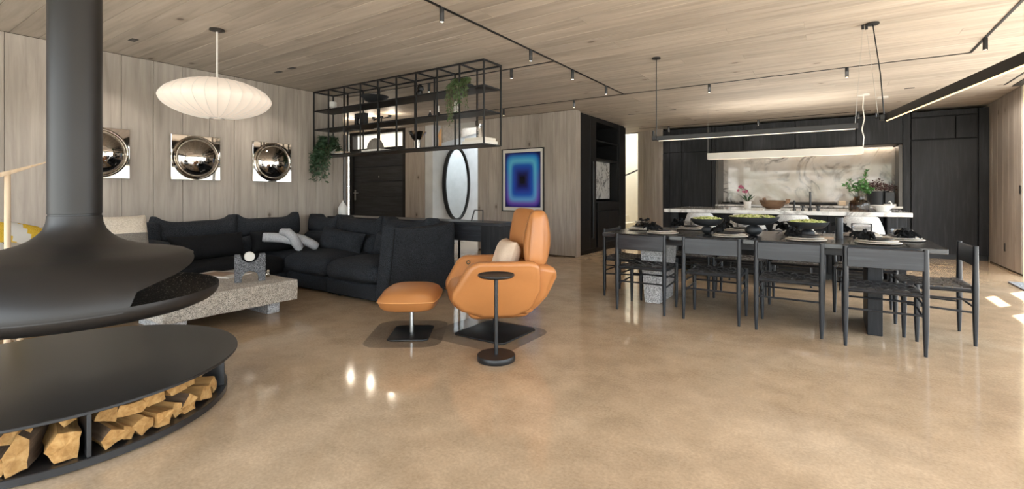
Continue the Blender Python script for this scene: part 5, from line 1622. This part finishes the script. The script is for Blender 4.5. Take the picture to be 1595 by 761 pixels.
bar(lw, (-1.83, 9.0, 1.805), (0.41, 9.0, 1.805), 0.11, 0.06, 'white_lamp', 'led_soft')
part('cable', G().tube([(0.405, 9.0, 1.86), (0.415, 9.0, 2.0), (0.39, 9.0, 2.12), (0.42, 9.0, 2.28), (0.40, 9.0, 2.45), (0.41, 9.0, CZ - 0.01)], 0.007, 8), 'white_lamp', lw, world=True)
part('wire', G().tube([(-1.82, 9.0, 1.86), (-1.82, 9.0, CZ - 0.01)], 0.002, 6), 'steel', lw, world=True)
L = bpy.data.lights.new('up_light', 'AREA'); L.shape = 'RECTANGLE'; L.size = 2.1; L.size_y = 0.04; L.energy = 11; L.color = (1, 0.93, 0.84)
lo = bpy.data.objects.new('up_light', L); COL.objects.link(lo); lo.parent = lw; lo.location = (-0.01, 0, 0.066); lo.rotation_euler = (PI, 0, 0)
part('canopy', G().lathe([(0, 0), (0.075, 0), (0.075, -0.016), (0, -0.02)], 24).move(0.41, 9.0, CZ - 0.0005), 'white_lamp', lw, world=True)
part('canopy', G().lathe([(0, 0), (0.075, 0), (0.075, -0.016), (0, -0.02)], 24).move(0.67, 9.4, CZ - 0.0005), 'white_lamp', lw, world=True)
# ---------------------------------------------------------------- convex mirror panels on the left wall
def dome_panel(y, lb):
    t = thing('convex_mirror', lb, 'wall mirror', (-6.37, y, 1.575), 0, 'square chrome panels with convex mirrors')
    part('panel', G().box(0.0005, 0.03, -0.267, 0.267, -0.265, 0.265, 0.003), 'chrome', t)
    rot = Matrix.Translation((0.03, 0, 0)) @ Matrix.Rotation(PI / 2, 4, 'Y')
    part('ring', G().lathe([(0.262, 0.0), (0.258, 0.012), (0.245, 0.018), (0.232, 0.010), (0.226, 0.0)], 56).xf(rot), 'chrome', t)
    part('dome', G().lathe([(0.226 * math.cos(a), 0.115 * math.sin(a)) for a in [PI / 2 * i / 14 for i in range(15)]], 56).xf(rot), 'chrome', t)
dome_panel(1.745, 'chrome convex wall mirror half hidden by the fireplace flue')
dome_panel(2.67, 'chrome convex wall mirror below the saucer pendant, middle of three')
dome_panel(3.61, 'chrome convex wall mirror nearest the hanging shelf')

# ---------------------------------------------------------------- picture, oval mirror, vent, outlets
pi_ = thing('framed_picture', 'framed print of glowing blue rectangles on the oak wall', 'picture', (-4.917, 7.735, 1.405))
hw, hh = 0.474, 0.605
part('frame', G().box(-hw, hw, -0.03, 0.004, hh - 0.018, hh, 0.002).box(-hw, hw, -0.03, 0.004, -hh, -hh + 0.018, 0.002).box(-hw, -hw + 0.018, -0.03, 0.004, -hh + 0.018, hh - 0.018, 0.002).box(hw - 0.018, hw, -0.03, 0.004, -hh + 0.018, hh - 0.018, 0.002), 'metal_black', pi_)
part('mat_board', G().box(-hw + 0.018, hw - 0.018, -0.012, 0.002, -hh + 0.018, hh - 0.018), 'white', pi_)
part('print', G().box(-hw + 0.075, hw - 0.075, -0.0135, -0.012, -hh + 0.085, hh - 0.075), art_mat(hw - 0.075, hh - 0.08), pi_)
om = thing('oval_mirror', 'tall oval mirror in a black frame on the concrete wall', 'mirror', (-7.258, 8.485, 1.37))
n = 56; V = []; F = []
for i in range(n):
    a = 2 * PI * i / n
    for k, (dr, dx) in enumerate(((0, 0.0), (0.02, 0.0), (0.02, 0.10), (0.0, 0.10), (-0.02, 0.09), (-0.02, 0.06))):
        V.append((dx, (0.42 + dr) * math.cos(a), (0.82 + dr) * math.sin(a)))
for i in range(n):
    i2 = (i + 1) % n
    for k in range(5):
        F.append((i * 6 + k, i2 * 6 + k, i2 * 6 + k + 1, i * 6 + k + 1))
g = G(); g.add(V, F, True)
part('frame', g, 'metal_black', om)
g = G(); g.add([(0.065, 0.405 * math.cos(2 * PI * i / n), 0.805 * math.sin(2 * PI * i / n)) for i in range(n)], [tuple(range(n))])
part('glass', g, 'mirror', om)
vt = thing('wall_vent', 'low black slotted vent at the foot of the oak wall', 'vent', (-5.15, 7.735, 0.13))
part('slot', G().box(-0.16, 0.16, -0.004, 0.004, 0.0, 0.02), 'metal_black', vt)
part('slot', G().box(-0.16, 0.16, -0.004, 0.004, 0.035, 0.055), 'metal_black', vt)
single('power_outlet', G().box(2.192, 2.2005, 10.19, 10.24, 0.27, 0.39, 0.002), 'outlet', 'dark bronze power outlet low on the right oak wall', 'outlet', (2.197, 10.215, 0.27), world=True)
single('wall_switch', G().box(2.192, 2.2005, 9.47, 9.53, 1.15, 1.26, 0.002), 'outlet', 'dark bronze switch at the edge of the right oak wall', 'switch', (2.197, 9.5, 1.15), world=True)
rg = G().box(1.89, 2.78, 6.2, 8.66, 0.0005, 0.018, 0.004)
single('floor_rug', rg, 'rug', 'grey flecked rug at the right edge of the room', 'rug', (2.3, 7.4, 0), world=True)

# ---------------------------------------------------------------- hanging shelf
sh = thing('hanging_shelf', 'black steel open shelf hanging from the ceiling beside the left wall', 'shelf', (-4.8, 4.415, 1.72))
PX = [-6.362 + 0.3495 * i for i in range(10)]
F0, F1 = 4.25, 4.58
q = 0.008
for x in PX:
    for yy in (F0, F1):
        part('post', G().box(x - q, x + q, yy - q, yy + q, 1.70, CZ - 0.002), 'metal_black', sh, world=True)
    part('cross_bar', G().box(x - q, x + q, F0 + q, F1 - q, CZ - 0.020, CZ - 0.002), 'metal_black', sh, world=True)
for yy in (F0, F1):
    part('top_rail', G().box(PX[0] + q, PX[-1] - q, yy - q, yy + q, CZ - 0.022, CZ - 0.003), 'metal_black', sh, world=True)
for z in (2.368, 2.092, 1.712):
    part('shelf_board', G().box(PX[0], PX[-1], F0 + q, F1 - q, z - 0.018, z, 0.002), 'metal_black', sh, world=True)
ZT, ZM, ZB = 2.3685, 2.0925, 1.7125
YS = 4.415
cu = thing('planter_cup', 'white footed cup on the top shelf near the wall', 'cup', (-6.14, YS, ZT))
part('cup', G().lathe([(0, 0.02), (0.02, 0.02), (0.03, 0.05), (0.055, 0.06), (0.058, 0.13), (0.05, 0.13), (0.045, 0.07), (0, 0.06)], 20), 'white', cu)
part('foot', G().lathe([(0, 0), (0.045, 0), (0.045, 0.012), (0.02, 0.02), (0, 0.02)], 18), 'white', cu)
single('black_bowl', G().lathe([(0, 0), (0.06, 0), (0.065, 0.02), (0.13, 0.05), (0.19, 0.11), (0.182, 0.112), (0.12, 0.06), (0, 0.035)], 28), 'stoneware', 'wide black footed bowl on the top shelf', 'bowl', (-5.22, YS, ZT))
fg = thing('abstract_figure', 'small black abstract figure on the top shelf', 'figurine', (-4.38, YS, ZT))
part('body', G().blob((0, 0, 0.05), (0.06, 0.04, 0.05), 8, 0.4, 2).blob((0.03, 0, 0.12), (0.04, 0.03, 0.05), 8, 0.4, 4).tube([(0.02, 0, 0.1), (-0.05, 0, 0.14)], [0.02, 0.01], 6), 'metal_black', fg)
single('arch_block', G().box(-0.10, -0.045, -0.04, 0.04, 0, 0.18, 0.003).box(0.045, 0.10, -0.04, 0.04, 0, 0.18, 0.003).box(-0.045, 0.045, -0.04, 0.04, 0.125, 0.18, 0.003), 'metal_black', 'black arch shaped block on the middle shelf', 'sculpture', (-5.50, YS, ZM))
single('egg_figure', G().blob((0, 0, 0.06), (0.035, 0.03, 0.06), 10), 'white', 'white egg standing inside the black arch block', 'figurine', (-5.50, YS - 0.005, ZM))
for i, (x, h_, lb) in enumerate(((-4.185, 0.075, 'left small dark cone on the middle shelf'), (-4.04, 0.06, 'right small dark cone with a white tip on the middle shelf'))):
    t = thing('cone_ornament', lb, 'ornament', (x, YS, ZM), 0, 'cones on the middle shelf')
    part('cone', G().lathe([(0, 0), (0.038, 0), (0.008, h_), (0, h_)], 16), 'stoneware', t)
    part('tip', G().lathe([(0.008, h_), (0.007, h_ + (0.08 if i else 0.02)), (0, h_ + (0.08 if i else 0.02))], 10), 'white', t)
single('bubble_vase', G().blob((0, 0, 0.03), (0.034, 0.034, 0.03), 8).blob((0, 0, 0.085), (0.032, 0.032, 0.03), 8).blob((0, 0, 0.138), (0.026, 0.026, 0.028), 8), 'white', 'white stacked bubble vase on the middle shelf', 'vase', (-3.76, YS, ZM))
cd = thing('candle_holder', 'dark branching candle holder on the middle shelf', 'candle holder', (-5.08, YS, ZM))
part('stem', G().tube([(-0.16, 0, 0.06), (-0.05, 0, 0.09), (0.05, 0, 0.075), (0.16, 0, 0.08)], 0.008, 6).tube([(0, 0, 0), (0, 0, 0.085)], 0.008, 6), 'metal_black', cd)
for x in (-0.16, 0.0, 0.16):
    part('cup', G().lathe([(0, 0), (0.02, 0), (0.024, 0.03), (0, 0.03)], 12).move(x, 0, 0.075), 'metal_black', cd)
# bottom shelf
bk = thing('book', 'pale book lying on the bottom shelf by the fern', 'book', (-5.93, YS, ZB))
part('cover', G().box(-0.11, 0.11, -0.08, 0.08, 0, 0.022, 0.002), 'white', bk)
single('book', G().box(-0.09, 0.09, -0.07, 0.07, 0, 0.02, 0.002), 'beige', 'smaller tan book on top of the pale book by the fern', 'book', (-5.92, YS, ZB + 0.0225))
single('book', G().box(-0.19, 0.19, -0.12, 0.12, 0, 0.03, 0.003), 'white', 'white book under the grey dome on the bottom shelf', 'book', (-5.16, YS, ZB))
single('dome_ornament', G().lathe([(0, 0)] + [(0.115 * math.cos(a), 0.165 * math.sin(a)) for a in [PI / 2 * i / 10 for i in range(11)]], 28), 'greywool', 'grey felt dome standing on a white book', 'ornament', (-5.20, YS, ZB + 0.0305))
single('silver_goblet', G().lathe([(0, 0), (0.045, 0), (0.045, 0.10), (0.035, 0.11), (0.06, 0.13), (0.115, 0.21), (0.122, 0.222), (0.112, 0.218), (0.05, 0.13), (0, 0.12)], 28), 'silver', 'silver flared goblet on the bottom shelf', 'goblet', (-4.41, YS, ZB))
single('wooden_figure', G().tube([(0, 0, 0), (0.005, 0, 0.08), (-0.004, 0, 0.15), (0.012, 0, 0.21), (0.02, 0, 0.235)], [0.022, 0.018, 0.022, 0.014, 0.004], 10), 'tan', 'slim tan wooden figure on the bottom shelf', 'figurine', (-4.02, YS, ZB))
single('book', G().box(-0.17, 0.17, -0.12, 0.12, 0, 0.04, 0.003), 'white', 'lower white book at the right end of the bottom shelf', 'book', (-3.40, YS, ZB))
single('book', G().box(-0.15, 0.15, -0.105, 0.105, 0, 0.035, 0.003), 'plate_white', 'upper white book at the right end of the bottom shelf', 'book', (-3.395, YS, ZB + 0.0405))
ws2 = thing('coral_sculpture', 'silver white branching sculpture on the stacked white books', 'sculpture', (-3.40, YS, ZB + 0.0762))
part('body', G().tube([(0, 0, 0), (0.005, 0, 0.06), (-0.015, 0, 0.12), (0.01, 0, 0.17)], [0.03, 0.024, 0.026, 0.02], 9).tube([(-0.01, 0, 0.12), (-0.06, 0.01, 0.16), (-0.065, 0.01, 0.21)], [0.016, 0.012, 0.006], 7).tube([(0.01, 0, 0.14), (0.05, 0, 0.16), (0.075, 0, 0.2)], [0.016, 0.012, 0.006], 7), 'silver', ws2)

def hanging_plant(name, lb, loc, mat, n_str, spread, drop, up, seed, leafL, pot):
    t = thing(name, lb, 'plant', loc)
    part('pot', G().lathe([(0, 0), (0.05, 0), (0.065, 0.11), (0.057, 0.11), (0.05, 0.095), (0, 0.095)], 20), pot, t)
    rk = random.Random(seed); gl = G(); gs = G()
    for i in range(n_str):
        a = rk.uniform(0, 2 * PI)
        ex = spread * math.cos(a) * rk.uniform(.5, 1.1); ey = 0.5 * spread * math.sin(a) - 0.13 * rk.random()
        dp_ = -drop * rk.uniform(.15, 1.0) if rk.random() < 0.7 else up * rk.uniform(0.2, 1)
        ys_ = min(ey, -0.19) if dp_ < -0.02 else ey
        pts_ = [Vector((0, 0, 0.10)), Vector((ex * .5, ys_ * .5, 0.10 + up)), Vector((ex, ys_, 0.08 + min(0, dp_ * .3))), Vector((ex * 1.05, ys_ - 0.01, dp_))]
        gs.tube(pts_, 0.002, 4)
        for k in range(26):
            s = rk.uniform(0.25, 3.0); j = min(2, int(s)); p = pts_[j].lerp(pts_[j + 1], s - j)
            gl.leaf(p, (rk.uniform(-1, 1), rk.uniform(-1, 1), rk.uniform(-1, .3)), leafL * rk.uniform(.7, 1.2), leafL * .34, (rk.uniform(-1, 1), rk.uniform(-1, 1), .6))
    part('stems', gs, 'stem', t)
    part('foliage', gl, mat, t, kind='stuff')
hanging_plant('hanging_fern', 'dark green fern spilling from the bottom shelf beside the wall', (-6.13, YS - 0.02, ZB), 'leaf_dark', 64, 0.20, 0.40, 0.16, 4, 0.075, 'white')
# curtain of trailing leaves from the top shelf
tp = thing('trailing_plant', 'trailing green plant hanging from the top shelf', 'plant', (-3.58, YS, ZT))
part('pot', G().lathe([(0, 0), (0.06, 0), (0.075, 0.06), (0.068, 0.06), (0, 0.05)], 20), 'stoneware', tp)
rk = random.Random(8); gl = G(); gs = G()
for i in range(46):
    ex = rk.uniform(-0.17, 0.16)
    dp_ = -rk.uniform(0.1, 0.30) if ex > -0.06 else -rk.uniform(0.2, 0.44)
    ys_ = -0.185 - rk.uniform(0, 0.03)
    pts_ = [Vector((ex * .3, 0, 0.05)), Vector((ex * .8, -0.12, 0.09 + rk.uniform(0, .04))), Vector((ex, ys_, 0.02)), Vector((ex + rk.uniform(-.02, .02), ys_, dp_))]
    gs.tube(pts_, 0.0018, 4)
    for k in range(26):
        s = rk.uniform(0.6, 3.0); j = min(2, int(s)); p = pts_[j].lerp(pts_[j + 1], s - j)
        gl.leaf(p, (rk.uniform(-1, 1), rk.uniform(-1, .4), rk.uniform(-1.2, 0)), rk.uniform(.022, .038), 0.013, (rk.uniform(-1, 1), -1, .3))
part('stems', gs, 'stem', tp)
part('foliage', gl, 'leaf_trail', tp, kind='stuff')

# ---------------------------------------------------------------- entry chandelier seen behind the shelf
ec = thing('entry_chandelier', 'black armed ceiling lamp with warm discs behind the hanging shelf', 'chandelier', (-7.7, 6.2, 2.4))
part('arm', G().tube([(-1.05, 0, 0.02), (-0.4, 0, 0.0), (0.25, 0, 0.0), (0.9, 0, 0.03)], 0.012, 8), 'metal_black', ec)
part('arm', G().tube([(-0.5, -0.35, 0.0), (0.5, 0.35, 0.02)], 0.012, 8), 'metal_black', ec)
part('rod', G().tube([(0, 0, 0.0), (0, 0, CZ - 2.4 - 0.002)], 0.012, 8), 'metal_black', ec)
for x in (-0.95, -0.35, 0.25, 0.85):
    t = part('lamp_head', G().lathe([(0, 0), (0.05, 0), (0.07, 0.03), (0.06, 0.03), (0, 0.02)], 18).move(x, 0, 0.01), 'metal_black', ec)
    part('glow_disc', G().lathe([(0, 0.034), (0.055, 0.034), (0.055, 0.030), (0, 0.028)], 18).move(x, 0, 0.012), 'led', t)
    L = bpy.data.lights.new('chandelier_bulb', 'POINT'); L.energy = 3.5; L.color = (1, 0.88, 0.72); L.shadow_soft_size = 0.05
    lo = bpy.data.objects.new('chandelier_bulb', L); COL.objects.link(lo); lo.parent = ec; lo.location = (x, 0, 0.12)
